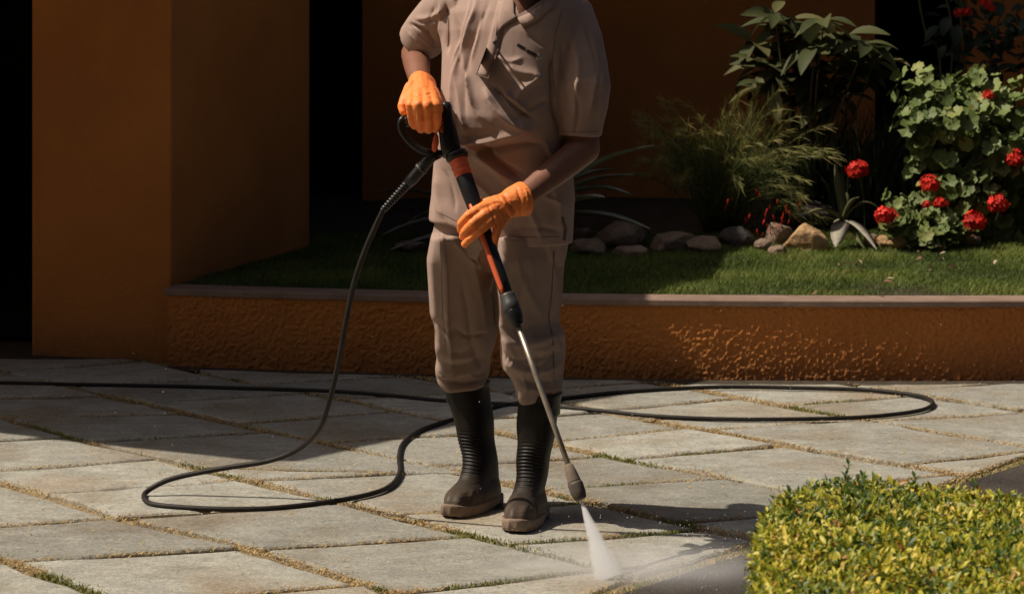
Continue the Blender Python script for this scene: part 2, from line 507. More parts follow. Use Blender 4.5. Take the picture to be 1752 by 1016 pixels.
paving = link('paving', MB().add([(-7, 3, -0.014), (7, 3, -0.014), (7, 10.6, -0.014), (-7, 10.6, -0.014)], [(0, 1, 2, 3)]).mesh('paving'), M['jointsoil'])
tag(paving, 'courtyard paving of irregular grey flagstones with weedy joints', kind='structure')
def warp(p):
    a_ = np.array([[p[0] * 2.1, p[1] * 2.1, 0.0]])
    b_ = np.array([[p[0] * 5.5, p[1] * 5.5, 3.0]])
    return p + np.array([vnoise(a_, 81)[0] * .030 + vnoise(b_, 83)[0] * .012, vnoise(a_, 82)[0] * .030 + vnoise(b_, 84)[0] * .012])
kept = []
for poly in stones:
    c = sum(poly) / 4
    q = (876 + F * c[0] / max(c[1], 0.1), HY + H * F / max(c[1], 0.1))
    if c[1] < 4.5 or c[1] > 10.4 or not (-520 < q[0] < 2250) or q[1] > 1330: continue
    if c[0] > -1.4: poly = clip(poly, e_n, EDGE_A @ e_n + 0.02)
    if len(poly) < 3: continue
    # keep clear of the planter wall (straight cut along its tangent) and of the pillar foot
    if c[0] > -1.45:
        ty = wall_y(c[0]) - 0.085
        sl = (c[0] - WC[0]) / WR
        n = np.array([sl, -1.0]); n /= np.linalg.norm(n)
        poly = clip(poly, n, n @ np.array([c[0], ty]))
    else:
        poly = clip(poly, np.array([0, -1.0]), -10.12)
    if len(poly) < 3: continue
    cc = sum(poly) / len(poly)
    poly = [warp(p) for p in poly]
    ar = 0.5 * abs(sum(poly[i][0] * poly[(i+1) % len(poly)][1] - poly[(i+1) % len(poly)][0] * poly[i][1] for i in range(len(poly))))
    if ar < 0.012: continue
    kept.append(poly)
joint_pts = []
for idx, poly in enumerate(kept):
    c = sum(poly) / len(poly)
    # inset the outline: wide joints along the long lines, finer ones across
    n = len(poly)
    lines = []
    for i in range(n):
        a, b = poly[i], poly[(i + 1) % n]
        d = (b - a); ln = np.linalg.norm(d)
        if ln < 1e-4: continue
        d = d / ln
        nn = np.array([-d[1], d[0]])
        if (c - a) @ nn < 0: nn = -nn
        along = abs(d @ D_A) > 0.96
        lines.append((a, nn, (0.016 if along else 0.008) * rng.uniform(0.6, 1.4)))
        joint_pts.append((a, b, along))
    q = poly
    for a, nn, ins in lines: q = clip(q, nn, a @ nn + ins)
    if len(q) < 3: continue
    pts = []
    for i in range(len(q)):
        a, b = q[i], q[(i + 1) % len(q)]
        m = max(2, int(np.linalg.norm(b - a) / 0.075))
        for k in range(m): pts.append(a + (b - a) * (k / m))
    pts = np.array(pts)
    cc = pts.mean(0)
    nz = vnoise(np.c_[pts * 7, np.full(len(pts), idx * 1.7)], 3)
    nz2 = vnoise(np.c_[pts * 22, np.full(len(pts), idx * 1.7)], 4)
    r = pts - cc; rl = np.linalg.norm(r, axis=1)[:, None]
    pts = pts + r / rl * (nz * 0.020 + nz2 * 0.009 - 0.006)[:, None]
    top = rng.uniform(-0.003, 0.004); tx, ty = rng.uniform(-0.006, 0.006, 2)
    def ring(k, z):
        p = cc + (pts - cc) * (1 - k / rl)
        return [(x, y, z + top + tx * (x - cc[0]) + ty * (y - cc[1])) for x, y in p]
    mb = MB().loft([ring(-0.003, -0.03), ring(0.0, -0.007), ring(0.006, -0.0022), ring(0.016, 0.0)], False, True)
    link('flagstone', mb.mesh('flagstone'), M['stone'], paving)

gut = MB()
gx = np.linspace(-1.37, 4.2, 60)
gut.add([(x_, wall_y(x_) + .02, -0.003) for x_ in gx] + [(x_, wall_y(x_) - .105, -0.003) for x_ in gx], [(i, i + 1, 61 + i, 60 + i) for i in range(59)])
gut.add([(-6, 10.6, -0.003), (-1.37, 10.6, -0.003), (-1.37, 10.09, -0.003), (-6, 10.13, -0.003)], [(0, 1, 2, 3)])
tag(link('gutter', gut.mesh('gutter'), M['soil']), 'dark dirt strip along the foot of the walls', kind='structure')
# bed of damp soil beyond the paving edge, where the hedge grows
bed = [EDGE_A - e_d * 3, EDGE_B + e_d * 4, EDGE_B + e_d * 4 - e_n * 6, EDGE_A - e_d * 3 - e_n * 6]
bed = [tuple(p - e_n * 0.03) if i < 2 else tuple(p) for i, p in enumerate(bed)]
tag(link('hedge_bed', MB().prism(bed, -0.04, -0.002).mesh('hedge_bed'), M['asphalt']), 'dark damp soil bed beside the paving', kind='structure')

# ------------------------------------------------------------------ setting: planter wall with coping
W_H = 0.278
def wall_grid():
    r0, x0, x1 = WR, -1.372, 4.2
    a0, a1 = math.asin((x0 - WC[0]) / WR), math.asin((x1 - WC[0]) / WR)
    nu, nv = 1900, 92
    U, Vv = np.meshgrid(np.linspace(a0, a1, nu), np.linspace(-0.04, W_H, nv))
    p3 = np.stack([U * WR, Vv, 0 * U], -1).reshape(-1, 3)
    d = 0.0034 * fbm(p3 * 92, 21, 2) + 0.001 * vnoise(p3 * 9, 31)
    rr = r0 + d
    V = np.stack([WC[0] + rr * np.sin(U.ravel()), WC[1] - rr * np.cos(U.ravel()), Vv.ravel()], 1)
    I = np.arange(nu * nv).reshape(nv, nu)
    Q = np.stack([I[:-1, :-1], I[:-1, 1:], I[1:, 1:], I[1:, :-1]], -1).reshape(-1, 4)
    # back and top so the wall has its thickness
    nb = len(V)
    ab = np.linspace(a0, a1, 60)
    bk = [[WC[0] + (WR - 0.12) * math.sin(a), WC[1] - (WR - 0.12) * math.cos(a), z] for z in (W_H, -0.04) for a in ab]
    ft = [[WC[0] + (WR - 0.006) * math.sin(a), WC[1] - (WR - 0.006) * math.cos(a), W_H] for a in ab]
    V = np.vstack([V, bk, ft])
    J = np.arange(60)
    Q2 = np.stack([nb + J[:-1], nb + J[1:], nb + 60 + J[1:], nb + 60 + J[:-1]], 1)
    Q3 = np.stack([nb + 120 + J[:-1], nb + 120 + J[1:], nb + J[1:], nb + J[:-1]], 1)
    return mesh_np('planter_wall', V, np.vstack([Q, Q2, Q3]), True)
pw = tag(link('planter_wall', wall_grid(), M['stucco']), 'low curved orange stucco planter wall with stone coping on top', 'wall')
a_lo, a_hi = math.asin((-1.383 - WC[0]) / WR), math.asin((4.2 - WC[0]) / WR)
ncop = 9
for k in range(ncop):
    b0 = a_lo + (a_hi - a_lo) * k / ncop ; b1 = a_lo + (a_hi - a_lo) * (k + 1) / ncop
    prof = [(0.007, W_H + 0.001), (0.008, W_H + 0.004), (0.008, W_H + 0.022), (0.004, W_H + 0.027), (-0.15, W_H + 0.027), (-0.15, W_H + 0.001)]
    rings = []
    for j in range(9):
        a = b0 + (b1 - b0) * j / 8
        rings.append([(WC[0] + (WR + dr) * math.sin(a), WC[1] - (WR + dr) * math.cos(a), z) for dr, z in prof])
    link('coping_stone', MB().loft(rings).mesh('coping_stone'), M['coping'], pw)

# ------------------------------------------------------------------ setting: house
house = thing('house', 'orange stucco house with deep porch, square pillar and flat roof canopy', 'house', (-1.7, 10.6, 0))
pa, pb = G(55, 606), G(293, 616)
pc = Vector((-0.925, 11.42, 0)); pd = Vector((-1.62, 11.62, 0))
RZ = 3.0
def wall_slab(name, poly, z0, z1, m):
    return link(name, MB().prism([(p[0], p[1]) for p in poly], z0, z1).mesh(name), M[m], house)
def bevel_prism(poly, z0, z1, bv=0.008):
    me = MB().prism([(p[0], p[1]) for p in poly], z0, z1).mesh('p')
    bm = bmesh.new(); bm.from_mesh(me)
    ed = [e for e in bm.edges if abs(e.verts[0].co.z - e.verts[1].co.z) > 0.5]
    bmesh.ops.bevel(bm, geom=ed, offset=bv, segments=3, affect='EDGES', profile=0.6)
    bm.to_mesh(me); bm.free()
    return me
link('pillar', bevel_prism([pa, pb, pc, pd, Vector((-2.05, 10.9, 0))], -0.04, RZ, 0.012), M['stucco'], house)
BW_Y = 12.95
bx0, bx1 = (620 - 876) * BW_Y / F, (1497 - 876) * BW_Y / F
wall_slab('rear_wall', [(bx0, BW_Y), (bx1, BW_Y), (bx1, BW_Y + 0.22), (bx0, BW_Y + 0.22)], 0, RZ, 'stucco')
bx2, bx3 = (1655 - 876) * BW_Y / F, 5.2
wall_slab('rear_wall', [(bx2, BW_Y), (bx3, BW_Y), (bx3, BW_Y + 0.22), (bx2, BW_Y + 0.22)], 0, RZ, 'stucco')
# rooms behind the openings
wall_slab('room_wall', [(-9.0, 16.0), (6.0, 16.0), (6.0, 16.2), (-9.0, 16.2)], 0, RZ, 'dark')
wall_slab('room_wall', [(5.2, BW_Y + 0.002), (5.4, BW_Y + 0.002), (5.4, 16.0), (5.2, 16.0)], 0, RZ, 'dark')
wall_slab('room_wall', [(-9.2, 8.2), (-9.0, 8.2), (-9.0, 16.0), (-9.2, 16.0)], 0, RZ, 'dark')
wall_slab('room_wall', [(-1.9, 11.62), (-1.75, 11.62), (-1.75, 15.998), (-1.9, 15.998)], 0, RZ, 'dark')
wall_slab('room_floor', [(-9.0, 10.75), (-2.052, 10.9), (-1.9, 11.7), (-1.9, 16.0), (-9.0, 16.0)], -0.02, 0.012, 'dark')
# flat roof canopy; its front corner throws the shadow that lies across the paving
def roof_pt(px, py, z):
    g = G(px, py, z)
    k = (RZ - z) * ce / se
    return (g.x - k * ca, g.y - k * sa)
rp = [roof_pt(450, 790, 0), roof_pt(760, 722, 0), roof_pt(1155, 651, 0), roof_pt(1060, 505, 0.3), roof_pt(1180, 470, 0.32), roof_pt(1195, 432, 0.33),
      (-0.8, 11.5), (-0.62, 11.85), (0.9, 11.95), (6.0, 11.95), (6.0, 16.4), (-9.2, 16.4), (-9.2, 11.4)]
e1 = (Vector(roof_pt(0, 742, 0)) - Vector(rp[0])).normalized()
rp.append(tuple(Vector(rp[0]) + e1 * 7.0))
tag(link('sky_blocker', MB().prism([(-14, -2.5), (14, -2.5), (14, -2.2), (-14, -2.2)], -0.04, 12.0).mesh('sky_blocker'), M['blocker']), 'tall dark unseen wall added behind the camera to cut sky light', kind='structure')  # unseen wall, added to hold back sky light and deepen the shade
wall_slab('roof_slab', rp, RZ, RZ + 0.16, 'plaster')

# ------------------------------------------------------------------ lawn, bed
def lawn_z(x, y):
    d = y - np.array([wall_y(float(v), WR - 0.14) for v in np.atleast_1d(x)])
    return 0.292 + 0.012 * np.clip(d, 0, 3) + 0.05 * np.clip(d - 1.5, 0, 3)
def lawn_grid():
    xs = np.linspace(-1.35, 4.0, 90); ts = np.linspace(0, 1, 50)
    V = []
    for t in ts:
        for x in xs:
            y0 = wall_y(x, WR - 0.125); y1 = 13.6
            y = y0 + (y1 - y0) * t
            V.append((x, y, 0))
    V = np.array(V)
    V[:, 2] = lawn_z(V[:, 0], V[:, 1]) + 0.012 * vnoise(V * 4, 5)
    I = np.arange(len(V)).reshape(len(ts), len(xs))
    return mesh_np('lawn', V, np.stack([I[:-1, :-1], I[:-1, 1:], I[1:, 1:], I[1:, :-1]], -1).reshape(-1, 4), True)
tag(link('raised_bed', lawn_grid(), M['soil']), 'soil of the raised planting bed', kind='structure')

# ------------------------------------------------------------------ grass and other stuff
def blades(name, roots, hgt, wid, lean, tint, mat_):
    """bent tapering blades as one mesh; tint is stored per vertex"""
    n = len(roots)
    th = rng.uniform(0, 2 * math.pi, n)
    d = np.stack([np.cos(th), np.sin(th), 0 * th], 1)
    s = np.stack([-np.sin(th + 0.6), np.cos(th + 0.6), 0 * th], 1)
    h = hgt[:, None]; l = lean[:, None]; w_ = wid[:, None]
    up = np.array([0, 0, 1.0])
    m = roots + d * h * l * 0.4 + up * h * 0.62 * np.sqrt(np.clip(1 - (l * 0.8) ** 2, 0.05, 1))
    t = roots + d * h * l + up * h * np.sqrt(np.clip(1 - (l * 0.8) ** 2, 0.05, 1))
    V = np.stack([roots - s * w_ / 2, roots + s * w_ / 2, m + s * w_ * 0.4, m - s * w_ * 0.4, t], 1).reshape(-1, 3)
    b = np.arange(n)[:, None] * 5
    tri = np.vstack([b + [0, 1, 2], b + [0, 2, 3], b + [3, 2, 4]])
    me = mesh_np(name, V, tri, False)
    a = me.attributes.new('tint', 'FLOAT', 'POINT')
    a.data.foreach_set('value', np.repeat(tint, 5).astype(np.float32))
    return link(name, me, mat_)

M['lawn'] = leaf_mat('lawn_grass', [(0, (0.050, 0.085, 0.015)), (0.45, (0.125, 0.175, 0.030)), (0.8, (0.21, 0.26, 0.05)), (1.0, (0.26, 0.21, 0.08))], True, 0.6, 0.25, 0.25)
M['dry'] = leaf_mat('joint_weeds', [(0, (0.20, 0.12, 0.055)), (0.30, (0.42, 0.28, 0.12)), (0.62, (0.60, 0.45, 0.22)), (0.72, (0.30, 0.27, 0.08)), (1.0, (0.11, 0.14, 0.03))], True, 0.75, 0.15, 0.2)

n = 230000
x = rng.uniform(-1.3, 3.2, n)
y0 = np.array([wall_y(v, WR - 0.135) for v in x])
t = rng.uniform(0, 1, n) ** 0.85
y = y0 + 0.002 + t * np.clip(11.75 - y0, 0.2, 3)
vis = (np.abs((x / y) * F + 876 - 1050) < 760)
x, y, t = x[vis], y[vis], t[vis]
n = len(x)
R = np.stack([x, y, lawn_z(x, y)], 1)
patch = fbm(np.c_[x * 3.2, y * 3.2, 0 * x], 41, 3)
hg = rng.uniform(0.014, 0.036, n) * (1 + 0.35 * patch)
hg = np.where(y - (y - t) < 0, hg, hg)
front = np.clip((y - np.array([wall_y(v, WR - 0.135) for v in x])) / 0.05, 0.35, 1)
tint = np.clip(0.40 + 0.34 * patch + rng.normal(0, 0.17, n), 0, 0.92)
tint[rng.uniform(size=n) < 0.03] = 1.0
g = blades('grass', R, hg * front, rng.uniform(0.0016, 0.0030, n), rng.uniform(0.2, 1.0, n), tint, M['lawn'])
tag(g, 'short green lawn grass on the raised bed', 'grass', kind='stuff')

# weeds and straw in the joints between the flagstones
RT, HT, LT, TT = [], [], [], []
for a, b, along in joint_pts:
    ln = np.linalg.norm(b - a)
    q = int(ln * (1500 if along else 800))
    if q < 1: continue
    mid = (a + b) / 2
    if mid[1] > 10.06 or (mid[0] > -1.4 and mid[1] > wall_y(mid[0]) - 0.11): continue
    t = rng.uniform(0, 1, q)
    p = a + (b - a) * t[:, None]
    dn = np.array([-(b - a)[1], (b - a)[0]]) / max(ln, 1e-6)
    p = p + dn * rng.normal(0, 0.015 if along else 0.008, q)[:, None]
    k = vnoise(np.c_[p * 2.6, np.zeros(q)], 51) * 0.7 + vnoise(np.c_[p * 7, np.zeros(q)], 52) * 0.4
    keep = rng.uniform(-0.8, 0.9, q) < 1.25 * k + (0.12 if along else -0.12)
    p, k = p[keep], k[keep]
    grn = vnoise(np.c_[p * 1.9, np.zeros(len(p))], 53) + 0.5 * vnoise(np.c_[p * 9, np.zeros(len(p))], 54) > 0.40
    RT.append(np.c_[p, np.where(grn, -0.006, rng.uniform(-0.006, 0.003, len(p)))])
    HT.append(np.where(grn, rng.uniform(0.005, 0.017, len(p)), rng.uniform(0.004, 0.012, len(p))))
    LT.append(np.where(grn, rng.uniform(0.3, 1.0, len(p)), rng.uniform(0.95, 1.2, len(p))))
    TT.append(np.where(grn, rng.uniform(0.72, 1.0, len(p)), rng.uniform(0.0, 0.66, len(p))))
RT, HT, LT, TT = np.vstack(RT), np.concatenate(HT), np.concatenate(LT), np.concatenate(TT)
g = blades('weeds', RT, HT, rng.uniform(0.0016, 0.0042, len(RT)), LT, TT, M['dry'])
tag(g, 'dry straw and weeds growing in the paving joints', 'weeds', kind='stuff')
# grass fringe along the paving edge by the hedge bed, plus a tuft by the jet
m_ = 9000
s = rng.uniform(-0.5, 3.2, m_)
p = EDGE_A + e_d * s[:, None] + e_n * rng.normal(-0.005, 0.022, m_)[:, None]
k = vnoise(np.c_[p * 5, np.zeros(m_)], 61) + 0.35
kp = rng.uniform(-0.6, 0.9, m_) < k
p = p[kp]
g = blades('verge_grass', np.c_[p, np.full(len(p), -0.02)], rng.uniform(0.010, 0.032, len(p)), rng.uniform(0.0018, 0.004, len(p)), rng.uniform(0.4, 1.1, len(p)),
           np.where(rng.uniform(size=len(p)) < 0.3, rng.uniform(0.2, 0.66, len(p)), rng.uniform(0.72, 1, len(p))), M['dry'])
tag(g, 'grass fringe along the edge of the paving', 'grass', kind='stuff')
# tiny straw bits blown over the stones
m_ = 2600
p = np.c_[rng.uniform(-2.2, 2.2, m_), rng.uniform(5.9, 9.4, m_), np.full(m_, 0.004)]
p = p[(p[:, :2] - EDGE_A) @ e_n > 0.03]
g = blades('straw_litter', p, rng.uniform(0.006, 0.016, len(p)), rng.uniform(0.0025, 0.005, len(p)), np.full(len(p), 1.2), rng.uniform(0, 0.66, len(p)), M['dry'])
tag(g, 'scattered bits of straw and dirt on the flagstones', 'litter', kind='stuff')

# ------------------------------------------------------------------ leaf templates
def leaf_blade(n=5, wid=0.5, fold=0.12, droop=0.25, tip=0.9):
    """a pointed leaf of length 1 along +Y, folded on its midrib, drooping; 4n triangles"""
    V, Fc = [], []
    for i in range(n + 1):
        t = i / n
        w_ = wid / 2 * (math.sin(math.pi * min(t ** tip, 1.0)) ** 0.8) if 0 < t < 1 else 0.012
        z = -droop * t * t
        V += [(-w_, t, z + fold * w_ * 2), (0, t, z), (w_, t, z + fold * w_ * 2)]
    for i in range(n):
        a = i * 3
        Fc += [(a, a+1, a+4, a+3), (a+1, a+2, a+5, a+4)]
    return np.array(V), Fc

def geranium_leaf():
    V = [(0, 0.08, -0.06)]
    n = 20
    for ring, rr, zz in ((0, 0.28, 0.0), (1, 0.5, 0.07)):
        for i in range(n):
            a = math.radians(-72 + 324 * i / (n - 1)) - math.pi / 2 + math.radians(90) + math.pi / 2
            a = math.radians(-90 + 18 + 324 * i / (n - 1))
            k = rr * (1 + (0.10 * math.cos(i / (n - 1) * 2 * math.pi * 6.5) if ring else 0))
            V.append((k * math.cos(a), k * math.sin(a) + 0.08, zz + 0.05 * math.sin(a * 7) * ring))
    Fc = []
    for i in range(n - 1):
        Fc.append((0, 1 + i, 2 + i))
        Fc.append((1 + i, 1 + n + i, 2 + n + i, 2 + i))
    return np.array(V), Fc

def tri_of(Fc):
    o = []
    for f in Fc:
        for k in range(1, len(f) - 1): o.append((f[0], f[k], f[k + 1]))
    return np.array(o)

def frames(dirs, ups):
    """n x 3 x 3 rotation matrices whose Y column is dirs, Z near ups"""
    y = dirs / np.linalg.norm(dirs, axis=1)[:, None]
    x = np.cross(y, ups); x /= np.linalg.norm(x, axis=1)[:, None] + 1e-9
    z = np.cross(x, y)
    return np.stack([x, y, z], 2)

def scatter_mesh(name, tmpl, pos, rot, sc, tint, mat_, parent=None):
    V, Fc = tmpl
    T = tri_of(Fc)
    W = np.einsum('nij,vj->nvi', rot, V) * sc[:, None, None] + pos[:, None, :]
    Fa = (np.arange(len(pos))[:, None, None] * len(V) + T[None]).reshape(-1, 3)
    me = mesh_np(name, W.reshape(-1, 3), Fa, True)
    a = me.attributes.new('tint', 'FLOAT', 'POINT')
    a.data.foreach_set('value', np.repeat(tint, len(V)).astype(np.float32))
    return link(name, me, mat_, parent)

def scatter_objs(name, me, pos, rot, sc, parent):
    base = root_loc(parent)
    inv = Matrix.Translation(-base)
    for p, r, s_ in zip(pos, rot, sc):
        o = bpy.data.objects.new(name, me)
        COL.objects.link(o)
        o.parent = parent
        o.matrix_parent_inverse = inv
        m4 = Matrix([list(r[0]) + [p[0]], list(r[1]) + [p[1]], list(r[2]) + [p[2]], [0, 0, 0, 1]])
        o.matrix_basis = m4 @ Matrix.Scale(float(s_), 4)

def unit(v):
    return v / (np.linalg.norm(v, axis=1)[:, None] + 1e-9)

# ------------------------------------------------------------------ rocks edging the bed
def rock_mesh(sx, sy, sz, seed):
    bm = bmesh.new()
    bmesh.ops.create_icosphere(bm, subdivisions=4, radius=1)
    V = np.array([v.co[:] for v in bm.verts])
    r = np.random.default_rng(seed)
    d = np.ones(len(V))
    for _ in range(13):                      # flat broken faces
        n_ = r.normal(size=3); n_ /= np.linalg.norm(n_)
        c = r.uniform(0.58, 0.9)
        k = V @ n_
        d = np.minimum(d, np.where(k > 0.05, c / np.maximum(k, 0.05), 9))
    V = V * (d * (1 + 0.05 * vnoise(V * 2.3, seed) + 0.028 * vnoise(V * 6, seed + 1)))[:, None] * np.array([sx, sy, sz])
    for v, c in zip(bm.verts, V): v.co = c
    me = bpy.data.meshes.new('rock'); bm.to_mesh(me); bm.free()
    me.polygons.foreach_set('use_smooth', np.ones(len(me.polygons), bool))
    return me
rocks = [  # px, py of the middle, half width, half height in px, distance, material, label
    (1381, 412, 38, 25, 11.22, 'rock_tan', 'big sunlit tan boulder beside the pale agave leaf bases'),
    (1525, 413, 24, 12, 11.25, 'rock_tan', 'small smooth tan stone under the lowest geranium leaves'),
    (1210, 421, 30, 13, 11.20, 'rock', 'flattish pale stone with a sunlit tip in the middle of the row'),
    (1150, 418, 38, 18, 11.28, 'rock', 'wide shaded brown stone below the fine green shrub'),
    (1083, 432, 30, 12, 11.05, 'rock', 'low flat stone sunk in the grass in front of the row'),
    (1062, 405, 44, 21, 11.40, 'rock', 'broad rounded stone behind the low flat one'),
    (1010, 424, 31, 17, 11.10, 'rock', 'pale shaded stone close to the worker\'s left hip'),
    (992, 404, 22, 14, 11.45, 'rock', 'small rounded stone at the tip of the lowest agave leaf'),
    (1264, 414, 30, 22, 11.35, 'rock_dark', 'dark rough stone under the fine green shrub'),
    (1306, 420, 13, 10, 11.15, 'rock', 'little stone between the dark rough one and the boulder'),
    (1331, 408, 22, 24, 11.42, 'rock', 'upright reddish stone leaning on the sunlit boulder'),
    (1330, 430, 18, 8, 11.05, 'rock', 'low stone half hidden by grass before the boulder'),
    (1395, 368, 28, 20, 11.75, 'rock_dark', 'dark round stone behind the sunlit boulder'),
    (1447, 356, 32, 18, 11.95, 'rock_dark', 'wide dark stone behind the small agave plant'),
    (1660, 408, 16, 9, 11.25, 'rock', 'grey stone below the geranium at the edge of the grass'),
    (1492, 412, 12, 9, 11.3, 'rock', 'little pinkish stone between agave leaves and tan stone'),
    (704, 420, 24, 10, 11.2, 'rock', 'faint flat stone seen past the worker\'s right thigh'),
]
for k, (px, py, hw, hh, Y, mt, lab) in enumerate(rocks):
    c = P(px, py, Y)
    s_ = Y / F
    me = rock_mesh(hw * s_ * 1.27, max(hw, hh) * s_ * 0.9, hh * s_ * 1.36, 100 + k)
    o = link('rock', me, M[mt])
    o.location = c
    o.rotation_euler = (0, 0, rng.uniform(-0.4, 0.4))
    tag(o, lab, 'rock', 'stones edging the planted bed')

# ------------------------------------------------------------------ agaves
def strap(base, tip, width, sag, up=(0, 0, 1), n=9, thick=0.004, twist=0.0):
    """a fleshy strap leaf from base to tip that rises and sags"""
    base, tip = Vector(base), Vector(tip)
    d = tip - base; L_ = d.length
    side = d.cross(Vector(up)).normalized()
    V, Fc = [], []
    for i in range(n + 1):
        t = i / n
        c = base + d * t + Vector((0, 0, sag * L_ * 4 * t * (1 - t)))
        w_ = width / 2 * (0.55 + 0.9 * math.sin(math.pi * min(0.15 + 0.85 * t, 1)) ) * (1 if t < 0.7 else math.sqrt(max(1 - ((t - 0.7) / 0.3) ** 2, 0.0004)))
        nrm = side.cross(d).normalized()
        tw = twist * t
        sd = side * math.cos(tw) + nrm * math.sin(tw)
        nn = nrm * math.cos(tw) - side * math.sin(tw)
        V += [c - sd * w_ + nn * w_ * 0.35, c + nn * thick, c + sd * w_ + nn * w_ * 0.35, c - nn * (thick + w_ * 0.05)]
    for i in range(n):
        a = i * 4
        for k in range(4):
            b = (k + 1) % 4
            Fc.append((a + k, a + b, a + 4 + b, a + 4 + k))
    return MB().add(V, Fc)
M['agave'] = mat('agave_leaf', (0.20, 0.23, 0.175), (0.34, 0.36, 0.29), 25, 0.5, 0.1, 60, 0.003, 0.4, rand=0.2)
M['agave2'] = mat('olive_leaf', (0.075, 0.075, 0.030), (0.12, 0.115, 0.05), 20, 0.5, 0.1, 60, 0.003, 0.4, rand=0.2)
M['agave_pale'] = mat('pale_leaf_base', (0.22, 0.20, 0.155), (0.34, 0.31, 0.25), 18, 0.6, 0.25, 60, 0.003, 0.3, stretch=(3, 3, 0.6))
ag = thing('agave_plant', 'grey-green variegated agave with long strap leaves behind the worker', 'plant', P(872, 412, 11.6))
cx = P(872, 405, 11.6)
for (tx_, ty_, tY, wd, sg) in [(1118, 250, 11.3, 0.075, 0.10), (1035, 338, 11.0, 0.12, 0.07), (1080, 333, 11.3, 0.085, 0.16), (1112, 392, 11.05, 0.065, 0.10), (1085, 300, 11.6, 0.06, 0.12), (1050, 290, 12.1, 0.06, 0.1),
                               (655, 402, 11.3, 0.05, 0.12), (690, 385, 11.5, 0.055, 0.2), (640, 330, 11.7, 0.05, 0.12), (668, 428, 11.1, 0.05, 0.06), (760, 300, 12.0, 0.06, 0.06), (880, 260, 12.0, 0.07, 0.02),
                               (960, 270, 11.9, 0.06, 0.05), (820, 280, 12.1, 0.06, 0.03)]:
    link('leaf', strap(cx + Vector((random.uniform(-.03, .03), random.uniform(-.03, .03), 0)), P(tx_, ty_, tY), wd, sg).mesh('leaf', True), M['agave'], ag)
a2 = thing('agave_plant', 'small olive agave with pale dried lower leaves beside the sunlit boulder', 'plant', P(1443, 410, 11.35))
cb = P(1443, 378, 11.35)
for (tx_, ty_, tY, wd, sg, mt) in [(1428, 280, 11.4, 0.042, 0.0, 'agave2'), (1380, 366, 11.2, 0.032, 0.13, 'agave2'), (1470, 338, 11.3, 0.03, 0.2, 'agave2'), (1503, 356, 11.3, 0.022, 0.3, 'agave2'),
                                   (1430, 424, 11.13, 0.056, 0.05, 'agave_pale'), (1500, 428, 11.1, 0.034, 0.10, 'agave_pale'), (1478, 425, 11.2, 0.030, 0.05, 'agave2'), (1450, 330, 11.6, 0.03, 0.05, 'agave2')]:
    link('leaf', strap(cb, P(tx_, ty_, tY), wd, sg).mesh('leaf', True), M[mt], a2)

# ------------------------------------------------------------------ fine arching shrub with red tubular flowers
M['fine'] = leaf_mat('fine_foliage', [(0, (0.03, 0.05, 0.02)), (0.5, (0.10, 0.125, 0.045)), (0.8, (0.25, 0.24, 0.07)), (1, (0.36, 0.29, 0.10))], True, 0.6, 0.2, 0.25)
M['redfl'] = mat('red_flower', (0.46, 0.014, 0.011), (0.70, 0.038, 0.022), 60, 0.6, spec=0.2, rand=0.4)
fs = thing('firecracker_shrub', 'fine needle-leaved arching shrub with hanging red tubular flowers', 'shrub', G(1240, 405, 0.31))
fb = P(1235, 395, 11.75)
targets = [(1130, 215), (1118, 245), (1135, 280), (1150, 225), (1180, 205), (1215, 220), (1250, 205), (1280, 190), (1300, 215), (1330, 185), (1345, 215), (1360, 262), (1340, 285), (1350, 330), (1368, 340),
           (1320, 300), (1290, 290), (1260, 270), (1170, 300), (1145, 300), (1200, 260), (1225, 250), (1365, 350), (1310, 260), (1375, 265), (1160, 250), (1190, 235), (1270, 240), (1240, 240), (1330, 250)]
VV, FFc, TT_ = [], [], []
stems = MB()
def needle(p, d, L_, w_, tn):
    d = d.normalized()
    s_ = d.cross(Vector((0.3, -1, 0.2))).normalized() * w_
    b = len(VV)
    q = p + d * L_ * 0.55 + Vector((0, 0, -0.03 * L_))
    e = p + d * L_ + Vector((0, 0, -0.12 * L_))
    VV.extend([p - s_ * .5, p + s_ * .5, q + s_ * .45, q - s_ * .45, e])
    FFc.extend([(b, b+1, b+2), (b, b+2, b+3), (b+3, b+2, b+4)])
    TT_.extend([tn] * 5)
for (tx_, ty_) in targets:
    for rep in range(5):
        Y = 11.65 + random.uniform(-0.32, 0.32)
        tip = P(1240 + (tx_ - 1240) * 1.08 + random.gauss(0, 22), ty_ - 4 + random.gauss(0, 18), Y)
        b0 = fb + Vector((random.uniform(-.09, .09), random.uniform(-.08, .08), 0))
        top = b0.lerp(tip, 0.55) + Vector((0, 0, 0.15 + random.uniform(0, .1)))
        path = [b0 * ((1-t)**2) + top * (2*t*(1-t)) + tip * (t*t) for t in [i / 8 for i in range(9)]]
        stems.tube(path, [0.0028 - 0.0018 * i / 8 for i in range(9)], 4)
        for i in range(2, 9):
            for k in range(int(3 + i * 1.2)):
                p = path[i-1].lerp(path[i], random.random())
                d = (path[i] - path[i-1]).normalized() * 1.3 + Vector((random.gauss(0, .5), random.gauss(0, .5), random.gauss(0, .4) + .05))
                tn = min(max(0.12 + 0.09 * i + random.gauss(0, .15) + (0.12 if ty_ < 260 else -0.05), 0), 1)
                needle(p, d, random.uniform(0.03, 0.095), random.uniform(0.0014, 0.0024), tn)
        for k in range(6):                       # hanging strands under the arch
            p = path[random.randint(3, 7)]
            d = Vector((random.gauss(0, .25), random.gauss(0, .25), -1))
            needle(p, d, random.uniform(0.06, 0.17), 0.0018, random.uniform(0.15, 0.6))
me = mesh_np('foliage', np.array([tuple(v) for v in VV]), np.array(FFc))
a = me.attributes.new('tint', 'FLOAT', 'POINT'); a.data.foreach_set('value', np.array(TT_, np.float32))
